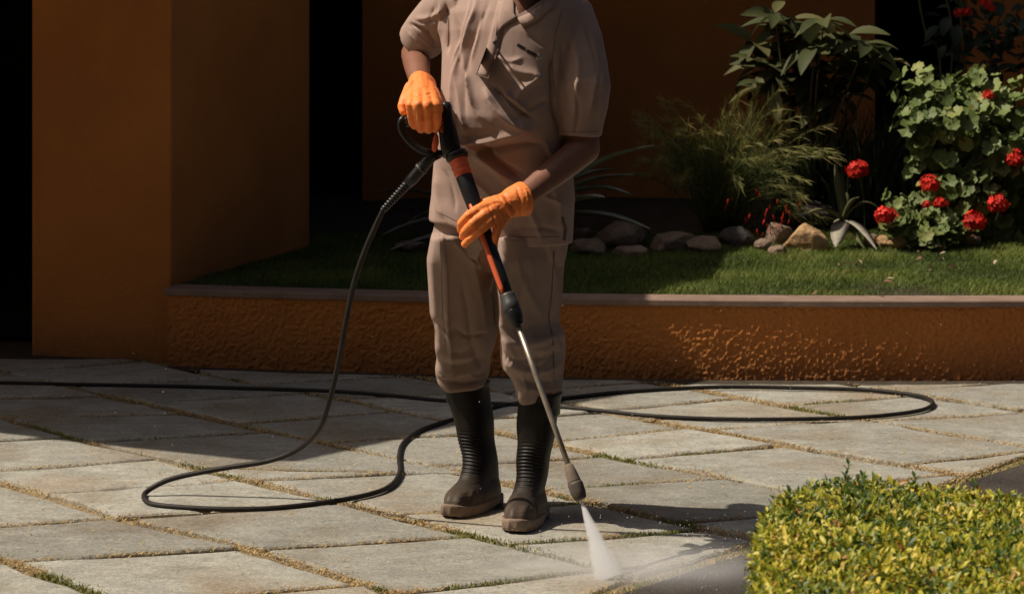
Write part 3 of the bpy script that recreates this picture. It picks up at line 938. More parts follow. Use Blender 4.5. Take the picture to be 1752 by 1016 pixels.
fo = link('foliage', me, M['fine'], fs); fo['kind'] = 'stuff'
link('stems', stems.mesh('stems', True), M['greenstem'], fs)
fl = MB().tube([(0, 0, 0), (0, 0, -0.014), (0, 0, -0.024)], [0.0016, 0.0026, 0.0036], 6).mesh('flower', True)
fl.materials.append(M['redfl'])
flp = [(1246, 341), (1254, 337), (1293, 324), (1300, 328), (1313, 357), (1310, 365), (1308, 375), (1312, 383), (1318, 350), (1325, 380), (1330, 383), (1336, 381), (1340, 364), (1345, 356), (1350, 360), (1347, 349), (1330, 340), (1295, 392),
       (1283, 366), (1275, 372), (1363, 338), (1351, 375), (1322, 368), (1337, 372), (1170, 305), (1158, 295), (1306, 398), (1317, 392), (1240, 352), (1370, 345)]
for (px, py) in flp:
    o = link('flower', fl, None, fs)
    o.matrix_basis = Matrix.Translation(P(px, py, 11.4 + random.uniform(-.05, .1))) @ Matrix.Rotation(random.uniform(-.4, .4), 4, 'X') @ Matrix.Rotation(random.uniform(-.4, .4), 4, 'Y')

# ------------------------------------------------------------------ broad-leaved shrub in the shade of the roof
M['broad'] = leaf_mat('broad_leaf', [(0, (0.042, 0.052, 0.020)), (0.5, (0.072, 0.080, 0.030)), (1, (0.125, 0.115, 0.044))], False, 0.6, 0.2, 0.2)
_st = random.getstate()
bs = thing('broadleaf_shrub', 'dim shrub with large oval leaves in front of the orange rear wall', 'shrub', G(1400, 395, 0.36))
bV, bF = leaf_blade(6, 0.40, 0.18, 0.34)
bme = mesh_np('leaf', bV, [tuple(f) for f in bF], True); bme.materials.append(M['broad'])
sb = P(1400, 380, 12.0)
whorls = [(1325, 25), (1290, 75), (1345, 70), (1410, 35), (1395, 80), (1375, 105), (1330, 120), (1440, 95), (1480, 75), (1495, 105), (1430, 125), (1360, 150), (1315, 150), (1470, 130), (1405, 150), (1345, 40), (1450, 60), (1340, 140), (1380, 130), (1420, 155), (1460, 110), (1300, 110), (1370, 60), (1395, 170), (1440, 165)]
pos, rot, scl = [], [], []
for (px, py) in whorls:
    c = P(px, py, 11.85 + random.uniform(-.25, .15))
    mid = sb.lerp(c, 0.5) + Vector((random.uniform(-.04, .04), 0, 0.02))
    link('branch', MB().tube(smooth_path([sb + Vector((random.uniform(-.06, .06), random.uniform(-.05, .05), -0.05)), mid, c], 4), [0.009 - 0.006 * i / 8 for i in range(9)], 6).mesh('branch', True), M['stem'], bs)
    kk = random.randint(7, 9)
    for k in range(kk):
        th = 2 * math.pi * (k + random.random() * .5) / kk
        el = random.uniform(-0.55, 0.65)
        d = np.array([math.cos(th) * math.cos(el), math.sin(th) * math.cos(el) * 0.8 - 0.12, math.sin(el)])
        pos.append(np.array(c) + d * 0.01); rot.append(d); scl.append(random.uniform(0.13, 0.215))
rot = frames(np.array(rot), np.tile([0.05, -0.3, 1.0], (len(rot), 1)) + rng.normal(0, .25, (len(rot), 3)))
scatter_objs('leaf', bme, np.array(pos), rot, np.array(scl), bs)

# dark strappy plant filling the gap under it
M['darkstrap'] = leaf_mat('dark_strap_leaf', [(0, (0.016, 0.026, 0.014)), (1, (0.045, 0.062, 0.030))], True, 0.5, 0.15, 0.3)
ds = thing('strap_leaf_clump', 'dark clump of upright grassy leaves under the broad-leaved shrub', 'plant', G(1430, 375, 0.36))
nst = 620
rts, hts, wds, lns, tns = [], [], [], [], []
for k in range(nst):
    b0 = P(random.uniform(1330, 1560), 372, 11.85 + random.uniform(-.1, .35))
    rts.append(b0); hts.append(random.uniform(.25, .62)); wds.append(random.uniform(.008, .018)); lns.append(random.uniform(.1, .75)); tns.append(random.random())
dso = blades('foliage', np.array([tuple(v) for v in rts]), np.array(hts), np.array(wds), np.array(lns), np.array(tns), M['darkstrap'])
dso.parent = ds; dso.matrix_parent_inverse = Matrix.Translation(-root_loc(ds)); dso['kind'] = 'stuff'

# ------------------------------------------------------------------ geraniums
M['ger'] = leaf_mat('geranium_leaf', [(0, (0.09, 0.135, 0.032)), (0.5, (0.165, 0.215, 0.060)), (0.9, (0.235, 0.275, 0.085)), (1, (0.33, 0.31, 0.09))], False, 0.55, 0.22, 0.3, noise=(4.0, 0.25))
M['ger_mass'] = leaf_mat('geranium_leaf_mass', [(0, (0.09, 0.135, 0.032)), (0.5, (0.165, 0.215, 0.060)), (0.9, (0.235, 0.275, 0.085)), (1, (0.33, 0.31, 0.09))], True, 0.55, 0.22, 0.3)
gV, gF = geranium_leaf()
gme = mesh_np('leaf', gV, [tuple(f) for f in gF], True); gme.materials.append(M['ger'])
floret_bm = MB()
for k in range(5):
    a = 2 * math.pi * k / 5
    c, s_ = math.cos(a), math.sin(a)
    floret_bm.add([(0, 0, 0), (c*.5 - s_*.3, s_*.5 + c*.3, .12), (c*1.0 - s_*.16, s_*1.0 + c*.16, .18), (c*1.0 + s_*.16, s_*1.0 - c*.16, .16), (c*.5 + s_*.3, s_*.5 - c*.3, .10)], [(0, 4, 3, 2, 1)])
floret = floret_bm.mesh('floret'); floret.materials.append(M['redfl'])

def flower_head(root, c, r, nfl=46, stem_to=None):
    c = Vector(c)
    hd = MB().ball(c, r * 0.45, 8, 6).mesh('flower_head', True)
    ho = link('flower_head', hd, M['redfl'], root)
    base = root_loc(root)
    for k in range(nfl):
        z = 1 - 1.75 * (k + .5) / nfl
        a = k * 2.39996
        d = Vector((math.sqrt(max(1 - z*z, 0)) * math.cos(a), math.sqrt(max(1 - z*z, 0)) * math.sin(a), z))
        d = (d + Vector((random.gauss(0, .12), random.gauss(0, .12), random.gauss(0, .12)))).normalized()
        o = bpy.data.objects.new('floret', floret); COL.objects.link(o)
        o.parent = ho
        o.matrix_basis = Matrix.Translation(c + Vector((d.x, d.y, d.z * .86)) * r * random.uniform(.55, 1.08)) @ d.to_track_quat('Z', 'Y').to_matrix().to_4x4() @ Matrix.Rotation(random.uniform(0, 6), 4, 'Z') @ Matrix.Scale(r * random.uniform(.36, .5), 4)
    if stem_to is not None:
        link('flower_stem', MB().tube(smooth_path([c, c.lerp(Vector(stem_to), .5) + Vector((0.01, 0, 0.015)), stem_to], 4), 0.0025, 5).mesh('flower_stem', True), M['greenstem'], root)

def geranium(name, label, lumps, nleaf, flowers, base, Y0, size=(0.05, 0.10)):
    root = thing(name, label, 'flowering plant', base)
    pos, nrm = [], []
    stem = MB()
    wts = np.array([l[2] * l[3] for l in lumps], float); wts /= wts.sum()
    for (px, py, rx, ry, Y) in lumps:
        c = P(px, py, Y)
        for j in range(3):
            e = c + Vector((random.gauss(0, .04), random.gauss(0, .04), random.gauss(0, .04)))
            b0 = Vector(base) + Vector((random.uniform(-.15, .15), random.uniform(-.05, .1), 0))
            stem.tube(smooth_path([b0, b0.lerp(e, .5) + Vector((random.gauss(0, .04), .03, .03)), e], 4), 0.006, 5)
    for k in range(nleaf):
        px, py, rx, ry, Y = lumps[rng.choice(len(lumps), p=wts)]
        c = np.array(P(px, py, Y)); sx, sz = rx * Y / F, ry * Y / F
        d = rng.normal(size=3); d /= np.linalg.norm(d)
        if d[1] > 0.35: d[1] *= -1
        rad = rng.uniform(0.55, 1.35) if rng.uniform() < .8 else rng.uniform(.2, .6)
        p = c + d * np.array([sx, min(sx, sz) * 0.9 + .03, sz]) * rad
        pos.append(p)
        nrm.append(d * np.array([0.55, 0.9, .6]) + np.array([-0.42, -0.25, 0.55]) + rng.normal(0, .33, 3))
    pos, nrm = np.array(pos), unit(np.array(nrm))
    t_ = np.cross(nrm, rng.normal(size=nrm.shape)); 
    t_ = np.cross(nrm, np.cross(np.tile([0.0, -.3, -1.0], (len(nrm), 1)) + rng.normal(0, .5, nrm.shape), nrm))
    rot = frames(unit(t_), nrm)
    szs = rng.uniform(*size, len(pos))
    front_ = np.argsort(pos[:, 1])[:min(280, len(pos))]
    rest_ = np.ones(len(pos), bool); rest_[front_] = False
    scatter_objs('leaf', gme, pos[front_], rot[front_], szs[front_], root)
    if rest_.any():
        lm_ = scatter_mesh('leaf_mass', (gV, gF), pos[rest_], rot[rest_], szs[rest_], rng.uniform(0, 1, rest_.sum()), M['ger_mass'], root); lm_['kind'] = 'stuff'
    link('stems', stem.mesh('stems', True), M['greenstem'], root)
    for (px, py, r, Y) in flowers:
        c = P(px, py, Y)
        flower_head(root, c, r * Y / F, 46 if r > 12 else 18, c + Vector((random.uniform(-.03, .04), .10, -.11)))
    return root
geranium('geranium_bush', 'tall sunlit geranium bush with scalloped leaves and red flower heads', 
         [(1590, 160, 52, 38, 11.6), (1660, 165, 48, 38, 11.65), (1560, 205, 30, 30, 11.5), (1630, 215, 46, 36, 11.5), (1700, 205, 40, 38, 11.6), (1745, 190, 40, 45, 11.6), (1600, 262, 30, 26, 11.5), (1690, 262, 46, 34, 11.5), (1745, 268, 30, 36, 11.45),
          (1655, 305, 34, 28, 11.5), (1720, 320, 36, 30, 11.55), (1780, 230, 50, 70, 11.6), (1770, 330, 40, 50, 11.6), (1570, 240, 14, 18, 11.5), (1740, 380, 40, 26, 11.6), (1615, 300, 34, 26, 11.6), (1650, 345, 34, 24, 11.65), (1700, 385, 36, 24, 11.6), (1745, 415, 30, 18, 11.5), (1680, 408, 26, 14, 11.5), (1565, 280, 18, 16, 11.6), (1640, 265, 30, 24, 11.55), (1610, 318, 42, 20, 11.42), (1660, 330, 36, 22, 11.42)], 860,
         [(1737, 271, 17, 11.38), (1691, 163, 11, 11.4), (1709, 348, 18, 11.28), (1666, 378, 19, 11.2), (1590, 315, 16, 11.3)], P(1680, 415, 11.7), 11.6)
geranium('geranium_plant', 'low geranium with two red flower heads spreading over the tan stone',
         [(1545, 360, 28, 20, 11.3), (1590, 375, 34, 24, 11.3), (1560, 390, 40, 20, 11.25), (1530, 345, 18, 14, 11.35), (1630, 395, 30, 22, 11.3), (1600, 400, 34, 18, 11.2), (1575, 340, 22, 14, 11.4), (1525, 385, 22, 12, 11.25), (1640, 350, 26, 20, 11.4)], 190,
         [(1516, 369, 18, 11.15), (1608, 347, 11, 11.2), (1584, 350, 8, 11.2), (1617, 349, 6, 11.2)], P(1585, 420, 11.4), 11.3, (0.04, 0.075))
ro = thing('geranium_flower', 'single red geranium bloom on a tall stalk behind the small agave', 'flower', P(1470, 400, 11.6))
flower_head(ro, P(1467, 290, 11.5), 18 * 11.5 / F, 50, P(1480, 400, 11.7))

# shadowy climber with a thin bare stem in front of the right-hand opening
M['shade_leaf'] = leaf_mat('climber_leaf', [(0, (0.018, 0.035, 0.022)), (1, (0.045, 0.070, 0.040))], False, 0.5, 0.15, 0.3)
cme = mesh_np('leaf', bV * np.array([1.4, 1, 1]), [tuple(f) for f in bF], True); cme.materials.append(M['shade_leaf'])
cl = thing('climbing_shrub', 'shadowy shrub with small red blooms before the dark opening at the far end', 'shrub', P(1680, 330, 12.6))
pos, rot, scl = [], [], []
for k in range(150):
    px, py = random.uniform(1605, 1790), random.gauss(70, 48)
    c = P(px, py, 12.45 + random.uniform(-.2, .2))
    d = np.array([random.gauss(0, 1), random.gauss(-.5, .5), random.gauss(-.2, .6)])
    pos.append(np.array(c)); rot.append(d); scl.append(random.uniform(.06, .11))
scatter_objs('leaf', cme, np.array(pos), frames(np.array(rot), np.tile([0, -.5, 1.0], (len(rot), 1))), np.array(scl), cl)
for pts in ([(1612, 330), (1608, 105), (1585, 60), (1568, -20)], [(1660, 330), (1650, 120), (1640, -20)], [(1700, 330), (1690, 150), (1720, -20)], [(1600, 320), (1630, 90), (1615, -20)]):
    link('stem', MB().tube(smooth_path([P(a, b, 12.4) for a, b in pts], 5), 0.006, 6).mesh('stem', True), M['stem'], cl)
for (px, py) in ((1690, 8), (1695, 14), (1682, 5), (1655, 20), (1640, 24)):
    flower_head(cl, P(px, py, 12.2), 9 * 12.2 / F, 14)

# fallen leaves on the lawn
M['litter'] = leaf_mat('fallen_leaf', [(0, (0.16, 0.07, 0.05)), (0.5, (0.30, 0.17, 0.11)), (1, (0.48, 0.38, 0.26))], True, 0.8, 0.1, 0.2)
lp = [(1440, 442), (1450, 450), (1462, 446), (1472, 452), (1445, 455), (1436, 447), (1470, 440), (1612, 420), (1618, 428), (1582, 452), (1590, 456), (1660, 424), (1570, 428), (1512, 472), (1518, 468), (1503, 496), (1625, 448), (1610, 436), (1480, 460), (1398, 486), (1705, 440), (1650, 430), (1458, 455), (1578, 436)]
pos = np.array([tuple(G(a, b, 0.355) ) for a, b in lp])
pos[:, 2] = lawn_z(pos[:, 0], pos[:, 1]) + 0.04
d = rng.normal(size=(len(pos), 3)) * np.array([1, 1, .35])
o = scatter_mesh('fallen_leaves', (bV, bF), pos, frames(d, np.tile([0, 0, 1.0], (len(pos), 1)) + rng.normal(0, .5, (len(pos), 3))), rng.uniform(.022, .045, len(pos)), rng.uniform(0, 1, len(pos)), M['litter'])
tag(o, 'dry brown leaves lying on the lawn', 'leaf litter', kind='stuff')

# ------------------------------------------------------------------ clipped hedge
M['hedge'] = leaf_mat('hedge_leaf', [(0, (0.030, 0.065, 0.012)), (0.30, (0.085, 0.145, 0.018)), (0.55, (0.33, 0.33, 0.03)), (0.82, (0.58, 0.50, 0.05)), (0.94, (0.72, 0.56, 0.10)), (1, (0.42, 0.19, 0.06))], True, 0.42, 0.3, 0.4)
M['hedge_one'] = leaf_mat('hedge_leaf_single', [(0, (0.030, 0.065, 0.012)), (0.30, (0.085, 0.145, 0.018)), (0.55, (0.33, 0.33, 0.03)), (0.82, (0.58, 0.50, 0.05)), (0.94, (0.72, 0.56, 0.10)), (1, (0.42, 0.19, 0.06))], False, 0.42, 0.3, 0.4)
hz = 0.50
hp = [(0.405, 3.3), (0.425, 4.15), (0.445, 4.60), (0.485, 4.86), (0.585, 5.10), (0.72, 5.16), (0.98, 4.98), (1.25, 4.74), (1.7, 4.35), (2.3, 3.9), (2.3, 3.3)]
hedge = thing('clipped_hedge', 'low clipped hedge of small yellow-green variegated leaves on the damp bed', 'hedge', (1.1, 4.3, 0))
hpa = np.array(hp)
inner = hpa.mean(0) + (hpa - hpa.mean(0)) * 0.95
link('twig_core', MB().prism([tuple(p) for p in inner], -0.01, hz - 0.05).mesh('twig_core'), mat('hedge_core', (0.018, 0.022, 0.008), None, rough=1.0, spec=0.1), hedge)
def inside(p, poly):
    c = np.zeros(len(p), bool)
    for i in range(len(poly)):
        a, b = poly[i], poly[(i + 1) % len(poly)]
        m = ((a[1] > p[:, 1]) != (b[1] > p[:, 1])) & (p[:, 0] < (b[0] - a[0]) * (p[:, 1] - a[1]) / (b[1] - a[1] + 1e-12) + a[0])
        c ^= m
    return c
def edge_gap(p, poly):
    best = np.full(len(p), 9.0)
    for i in range(len(poly)):
        e, _ = poly_dist(p, [poly[i], poly[(i + 1) % len(poly)]])
        best = np.minimum(best, e)
    return best
N_ = 115000
q = np.c_[rng.uniform(0.3, 2.3, N_), rng.uniform(3.5, 5.25, N_)]
q = q[inside(q, hpa)]
g_ = edge_gap(q, hpa)
zt = hz - 0.04 * np.clip(1 - g_ / 0.045, 0, 1) ** 2 + 0.014 * vnoise(np.c_[q * 6, 0 * q[:, 0]], 71) + 0.008 * vnoise(np.c_[q * 17, 0 * q[:, 0]], 72)
z = zt - np.abs(rng.normal(0, 0.020, len(q)))
top = np.c_[q, z]
# sides
sd = []
for i in range(len(hp) - 1):
    a, b = hpa[i], hpa[i + 1]
    L_ = np.linalg.norm(b - a)
    m_ = int(L_ * 5200)
    t = rng.uniform(0, 1, m_)[:, None]
    p = a + (b - a) * t
    nn = np.array([-(b - a)[1], (b - a)[0]]) / L_
    p = p + nn * (-0.012 + rng.normal(0, 0.012, m_))[:, None]
    sd.append(np.c_[p, rng.uniform(0.0, hz - 0.03, m_)])
sd = np.vstack(sd)
allp = np.vstack([top, sd])
nrm = np.vstack([np.tile([0, 0, 1.0], (len(top), 1)), unit(np.c_[sd[:, :2] - hpa.mean(0), 0.15 + 0 * sd[:, 0]])])
d = unit(nrm * rng.uniform(0.15, 1.1, (len(allp), 1)) + rng.normal(0, .8, allp.shape))
up = unit(nrm * 0.7 + np.array([-.5, -.2, 0.3]) + rng.normal(0, .55, allp.shape))
sz = rng.uniform(0.009, 0.019, len(allp)) * np.where(rng.uniform(size=len(allp)) < .12, 1.35, 1)
cl_ = vnoise(np.c_[allp * 10], 75)
tint = 0.51 + 0.24 * cl_ + 0.16 * vnoise(allp * 32, 76) + rng.normal(0, .19, len(allp))
edge_dark = np.r_[np.clip(1 - (5.17 - q[:, 1] - 0.25 * np.abs(q[:, 0] - .66)) / 0.22, 0, 1) * 0.2, np.zeros(len(sd))]
tint = np.clip(tint - edge_dark * rng.uniform(0, 2, len(allp)), 0, 0.96)
tint[rng.uniform(size=len(allp)) < 0.03] = 1
hl = leaf_blade(3, 0.42, 0.22, 0.2)
# sprigs standing above the clipped top
spr, sdir, sup, ssz, stn = [], [], [], [], []
twig = MB()
for k in range(210):
    i = rng.integers(len(q))
    if q[i, 1] < 4.7 and rng.uniform() < .75: continue
    b0 = Vector((q[i, 0], q[i, 1], zt[i] - 0.01))
    ax = Vector((random.gauss(0, .25), random.gauss(0, .25), 1)).normalized()
    ln = random.uniform(.02, .042)
    twig.tube([b0 - ax * .03, b0 + ax * ln], [0.0012, 0.0007], 4)
    tn = random.choice([0.08, 0.15, 0.25, 0.5, 0.75])
    for j in range(7):
        a = j * 2.4
        dd = (Vector((math.cos(a), math.sin(a), 0.9)) + ax * .5)
        spr.append(tuple(b0 + ax * ln * (j + 1) / 7)); sdir.append(tuple(dd)); sup.append((math.cos(a) * -1, math.sin(a) * -1, 1)); ssz.append(random.uniform(.014, .022)); stn.append(min(max(tn + random.gauss(0, .08), 0), 1))
allp = np.vstack([allp, spr]); d = np.vstack([d, unit(np.array(sdir))]); up = np.vstack([up, unit(np.array(sup))]); sz = np.r_[sz, ssz]; tint = np.r_[tint, stn]
for k in range(320):
    i = rng.integers(len(q))
    b0 = Vector((q[i, 0], q[i, 1], zt[i] + random.uniform(-.016, .002)))
    ax = Vector((random.gauss(0, 1), random.gauss(0, 1), random.gauss(.25, .3))).normalized()
    twig.tube([b0 - ax * random.uniform(.01, .03), b0, b0 + ax * random.uniform(.008, .03) + Vector((0, 0, .004))], [0.0016, 0.0013, 0.0008], 4)
rot = frames(d, up)
qq = proj(allp)
near = (qq[:, 0] > 1290) & (qq[:, 0] < 1752) & (qq[:, 1] < 1010) & (allp[:, 2] > hz - 0.012)
idx = np.where(near)[0]; idx = idx[np.argsort(allp[idx, 1] - sz[idx] * 60)][:290]
rest = np.ones(len(allp), bool); rest[idx] = False
ho = scatter_mesh('leaf_mass', hl, allp[rest], rot[rest], sz[rest], tint[rest], M['hedge'], hedge); ho['kind'] = 'stuff'
hme = mesh_np('leaf', hl[0], [tuple(f) for f in hl[1]], True); hme.materials.append(M['hedge_one'])
scatter_objs('leaf', hme, allp[idx], rot[idx], sz[idx], hedge)
link('twigs', twig.mesh('twigs'), M['stem'], hedge)['kind'] = 'stuff'

# the worker leans forward over the lance: upper body and gun come nearer with height
def PP(px, py, Y):
    return P(px, py, Y - 0.16 * min(max((852 - py) / 622, 0), 1.12))
def PT(px, py, Y):
    k = min(max((650 - py) / 250, 0), 1)
    return P(px, py, Y - 0.12 * k * k * (3 - 2 * k))

# ------------------------------------------------------------------ pressure washer gun
T0, T1 = PP(768, 230, 6.98), PP(993, 852, 6.45)
def axis_at(py, off=0.0):
    """point of the lance's axis seen at photo row py"""
    lo, hi = -0.5, 1.5
    for _ in range(50):
        m = (lo + hi) / 2
        q = T0.lerp(T1, m)
        if HY + (H - q.z) * F / q.y < py: lo = m
        else: hi = m
    return T0.lerp(T1, lo)
AX = (T1 - T0).normalized()
AS = AX.cross(Vector((0, -1, 0))).normalized()            # sideways in the picture plane
AF = AS.cross(AX).normalized()
if AF.y > 0: AF = -AF                                     # towards the lens
if AS.x < 0: AS = -AS
gun = thing('pressure_washer_gun', 'black and orange pressure washer gun with steel lance held in both gloved hands', 'pressure washer', axis_at(300))
def ell_loft(rows, n=16, sq=2.6):
    """rows: centre, half width across the picture, half depth, axis -> rings"""
    rings = []
    for c, hw, hd in rows:
        r = []
        for k in range(n):
            a = 2 * math.pi * k / n
            x_, y_ = math.cos(a), math.sin(a)
            x_ = math.copysign(abs(x_) ** (2 / sq), x_); y_ = math.copysign(abs(y_) ** (2 / sq), y_)
            r.append(c + AS * (hw * x_) + AF * (hd * y_))
        rings.append(r)
    return rings
u = 6.97 / F
rows = []
for py, xl, xr in ((177, 757, 767), (179, 753, 771), (186, 751, 774), (200, 750, 776), (216, 750, 779), (232, 751, 783), (248, 753, 787), (258, 756, 789), (264, 757, 788)):
    rows.append((PP((xl + xr) / 2, py, 6.985 - (py - 177) * 0.0004), (xr - xl) / 2 * u, max((xr - xl) / 2 * u * 0.95, 0.012)))
body = link('handle_body', MB().loft(ell_loft(rows)).mesh('handle_body', True), M['black'], gun)
rows = [(axis_at(262), .029, .029), (axis_at(265), .031, .031), (axis_at(270), .031, .031), (axis_at(273), .028, .028)]
link('collar', MB().loft(ell_loft(rows, 20, 2.0)).mesh('collar', True), M['black'], gun)
rows = []
for i, py in enumerate(range(272, 303, 3)):
    r = .0245 + (.0012 if i % 3 else -.001) - .00015 * i
    rows.append((axis_at(py), r, r))
link('orange_ring', MB().loft(ell_loft(rows, 20, 2.0)).mesh('orange_ring', True), M['orange'], gun)
rows = [(axis_at(py), r, r) for py, r in ((298, .0215), (302, .023), (330, .0225), (380, .020), (430, .0185), (480, .0178), (506, .0175))]
link('lance_sleeve', MB().loft(ell_loft(rows, 20, 2.0)).mesh('lance_sleeve', True), M['black'], gun)
# orange inlay on the lit side of the sleeve
rg = []
for i in range(13):
    py = 350 + (505 - 350) * i / 12
    c = axis_at(py); r = 0.0205 - 0.0028 * i / 12
    k = 1 if 0 < i < 12 else 0.4
    rr = []
    for a_, dr in ((-0.50, -.002), (-0.46, .0014), (0, .0018), (0.46, .0014), (0.5, -.002), (0, -.004)):
        b = math.radians(62) + 0.72 * a_ * k * 2 * .62
        rr.append(c + (-AS * math.cos(b) + AF * math.sin(b)) * (r + dr))
    rg.append(rr)
link('orange_inlay', MB().loft(rg).mesh('orange_inlay', True), M['orange'], gun)
rows = [(axis_at(py), r, r) for py, r in ((503, .0192), (506, .0205), (516, .0205), (518, .0222), (529, .0235), (531, .0205))]
link('coupling', MB().loft(ell_loft(rows, 20, 2.0)).mesh('coupling', True), M['grey'], gun)
rows = [(axis_at(py), r, r) for py, r in ((529, .0215), (533, .0225), (543, .0215), (552, .017), (556, .0165), (558, .010))]
link('coupling_nut', MB().loft(ell_loft(rows, 12, 2.0)).mesh('coupling_nut', True), M['black'], gun)
rows = [(axis_at(py), .0074, .0074) for py in (555, 640, 720, 800)]
link('steel_wand', MB().loft(ell_loft(rows, 14, 2.0)).mesh('steel_wand', True), M['steel'], gun)
def ribbed(rowsr, n=28, amp=0.06):
    rings = []
    for c, r in rowsr:
        rings.append([c + AS * (r * (1 + amp * (k % 2)) * math.cos(2*math.pi*k/n)) + AF * (r * (1 + amp * (k % 2)) * math.sin(2*math.pi*k/n)) for k in range(n)])
    return rings
link('nozzle', MB().loft(ribbed([(axis_at(py), r) for py, r in ((794, .0085), (797, .012), (808, .0145), (822, .0168), (826, .0170))])).mesh('nozzle', True), M['nozzle'], gun)
nz_ = link('nozzle_cap', MB().loft(ribbed([(axis_at(py), r) for py, r in ((825, .0182), (829, .0190), (842, .0185), (851, .0160), (854, .0120))], 24, 0.09)).mesh('nozzle_cap', True), M['nozzle_dark'], gun)
# grip bar inside the fist, guard loop, trigger
link('grip', MB().tube(smooth_path([PP(760, 190, 6.99), PP(738, 196, 6.985), PP(712, 203, 6.99), PP(693, 208, 7.0)], 4), [.017] * 5 + [.0165] * 8, 14).mesh('grip', True), M['black'], gun)
gl = smooth_path([PP(697, 200, 7.0), PP(688, 206, 6.99), PP(686, 218, 6.985), PP(694, 234, 6.98), PP(710, 250, 6.975), PP(728, 260, 6.97), PP(748, 263, 6.97), PP(764, 262, 6.97)], 6)
link('guard_loop', MB().tube(gl, [.0085] * len(gl), 12, up=(0, 0, 1), asp=1.25).mesh('guard_loop', True), M['black'], gun)
tg = [(PP(746, 228, 6.955), .002, .004), (PP(746, 234, 6.952), .007, .007), (PP(745, 246, 6.95), .0105, .009), (PP(744, 255, 6.95), .0085, .008), (PP(744, 260, 6.952), .003, .003)]
link('trigger', MB().loft(ell_loft(tg, 14, 2.0)).mesh('trigger', True), M['orange'], gun)
sc_ = PP(766, 187, 6.985) + AF * 0.0185
link('screw', MB().tube([sc_ - AF * .004, sc_ + AF * .001], [.0055, .005], 14).mesh('screw', True), M['orange'], gun)
# worn orange lettering running up the handle (unreadable at this distance): short strokes
bvh = BVHTree.FromPolygons([tuple(v.co) for v in body.data.vertices], [tuple(p.vertices) for p in body.data.polygons])
def snap(me_v, bv, lift):
    out = []
    o = Vector((0, 0, H))
    for v in me_v:
        d = (Vector(v) - o).normalized()
        h_ = bv.ray_cast(o, d)
        out.append(tuple(h_[0] - d * lift) if h_[0] else tuple(v))
    return out
def decal(rects, bv, lift=0.0008, thick=0.0012):
    """thin raised patches laid on a surface: each a quad in photo pixels"""
    mb = MB()
    for q_ in rects:
        pts = [tuple(PP(px, py, 6.5)) for px, py in q_]
        a_, b_ = snap(pts, bv, lift), snap(pts, bv, -thick)
        n_ = len(pts)
        mb.add(a_ + b_, [tuple(range(n_))] + [(i, i + n_, (i + 1) % n_ + n_, (i + 1) % n_) for i in range(n_)])
    return mb
rects = []
for i in range(6):
    y0_ = 204 + i * 4.2
    rects.append([(752.8, y0_), (758.2, y0_ - 0.3), (758.2, y0_ + 0.9), (752.8, y0_ + 1.2)])
    if i % 2 == 0: rects.append([(752.8, y0_ + 1.2), (754.2, y0_ + 1.2), (754.2, y0_ + 3.0), (752.8, y0_ + 3.0)])
    else: rects.append([(756.4, y0_ + 1.1), (758, y0_ + 1.1), (758, y0_ + 3.0), (756.4, y0_ + 3.0)])
    if i in (1, 4): rects.append([(752.9, y0_ + 2.6), (758.1, y0_ + 2.4), (758.1, y0_ + 3.3), (752.9, y0_ + 3.5)])
link('lettering', decal(rects, bvh).mesh('lettering'), M['orange'], gun)
# hose connector with its strain relief
cn = [PP(752, 262, 6.975), PP(738, 268, 6.975), PP(722, 287, 6.976), PP(706, 306, 6.978), PP(697, 315, 6.978)]
link('hose_connector', MB().tube(cn, [.014, .0165, .0165, .0160, .0145], 14).mesh('hose_connector', True), M['black'], gun)
link('connector_ring', MB().tube([PP(722, 287, 6.976), PP(719, 290.5, 6.976)], [.0185, .0185], 16).mesh('connector_ring', True), M['grey'], gun)
sr = [PP(699, 313, 6.978).lerp(PP(655, 360, 6.98), i / 44) for i in range(45)]
link('strain_relief', MB().tube(sr, [(.0125 - .0035 * i / 44) * (1.16 if i % 4 < 2 else 0.9) for i in range(45)], 12).mesh('strain_relief', True), M['grey'] if False else M['black'], gun)

# ------------------------------------------------------------------ hose
hp_ = [PP(*q_) for q_ in ((659, 355, 6.98), (655, 361, 6.98), (628, 420, 6.99), (607, 480, 7.0), (592, 550, 7.02), (578, 625, 7.05), (563, 688, 7.09), (546, 733, 7.16), (512, 767, 7.28), (460, 788, 7.33), (380, 801, 7.36), (300, 817, 7.38), (262, 833, 7.37), (247, 846, 7.36))]
gr = [(250, 857), (270, 864), (330, 869), (400, 871), (470, 869), (560, 859), (630, 846), (668, 831), (684, 808), (683, 782), (690, 758), (716, 738), (760, 722), (815, 706), (860, 694), (905, 688), (960, 682), (1050, 672), (1150, 665), (1260, 662), (1380, 664),
      (1480, 667), (1545, 673), (1582, 680), (1596, 689), (1585, 699), (1545, 707), (1470, 714), (1360, 717), (1240, 717), (1120, 712), (1040, 704), (965, 697), (880, 692), (800, 688), (740, 684), (660, 676), (560, 669), (440, 665), (300, 661), (140, 658), (0, 655), (-120, 652)]
hp_ += [G(a_, b_, 0.009) for a_, b_ in gr]
path = smooth_path(hp_, 5)
path = [Vector((p.x, p.y, max(p.z, 0.0095))) for p in path]
hose = link('pressure_hose', MB().tube(path, [.0078] * len(path), 10).mesh('pressure_hose', True), M['hose'])
tag(hose, 'long black rubber hose hanging from the gun and looping over the flagstones', 'hose')

# ------------------------------------------------------------------ person
YAW = math.radians(20)
FR = Vector((-math.sin(YAW), -math.cos(YAW), 0))
LT_ = Vector((math.cos(YAW), -math.sin(YAW), 0))           # his left
per = thing('person', 'worker in taupe short-sleeved uniform, orange gloves and black rubber boots hosing the paving', 'person', Vector((-0.05, 7.15, 0)))

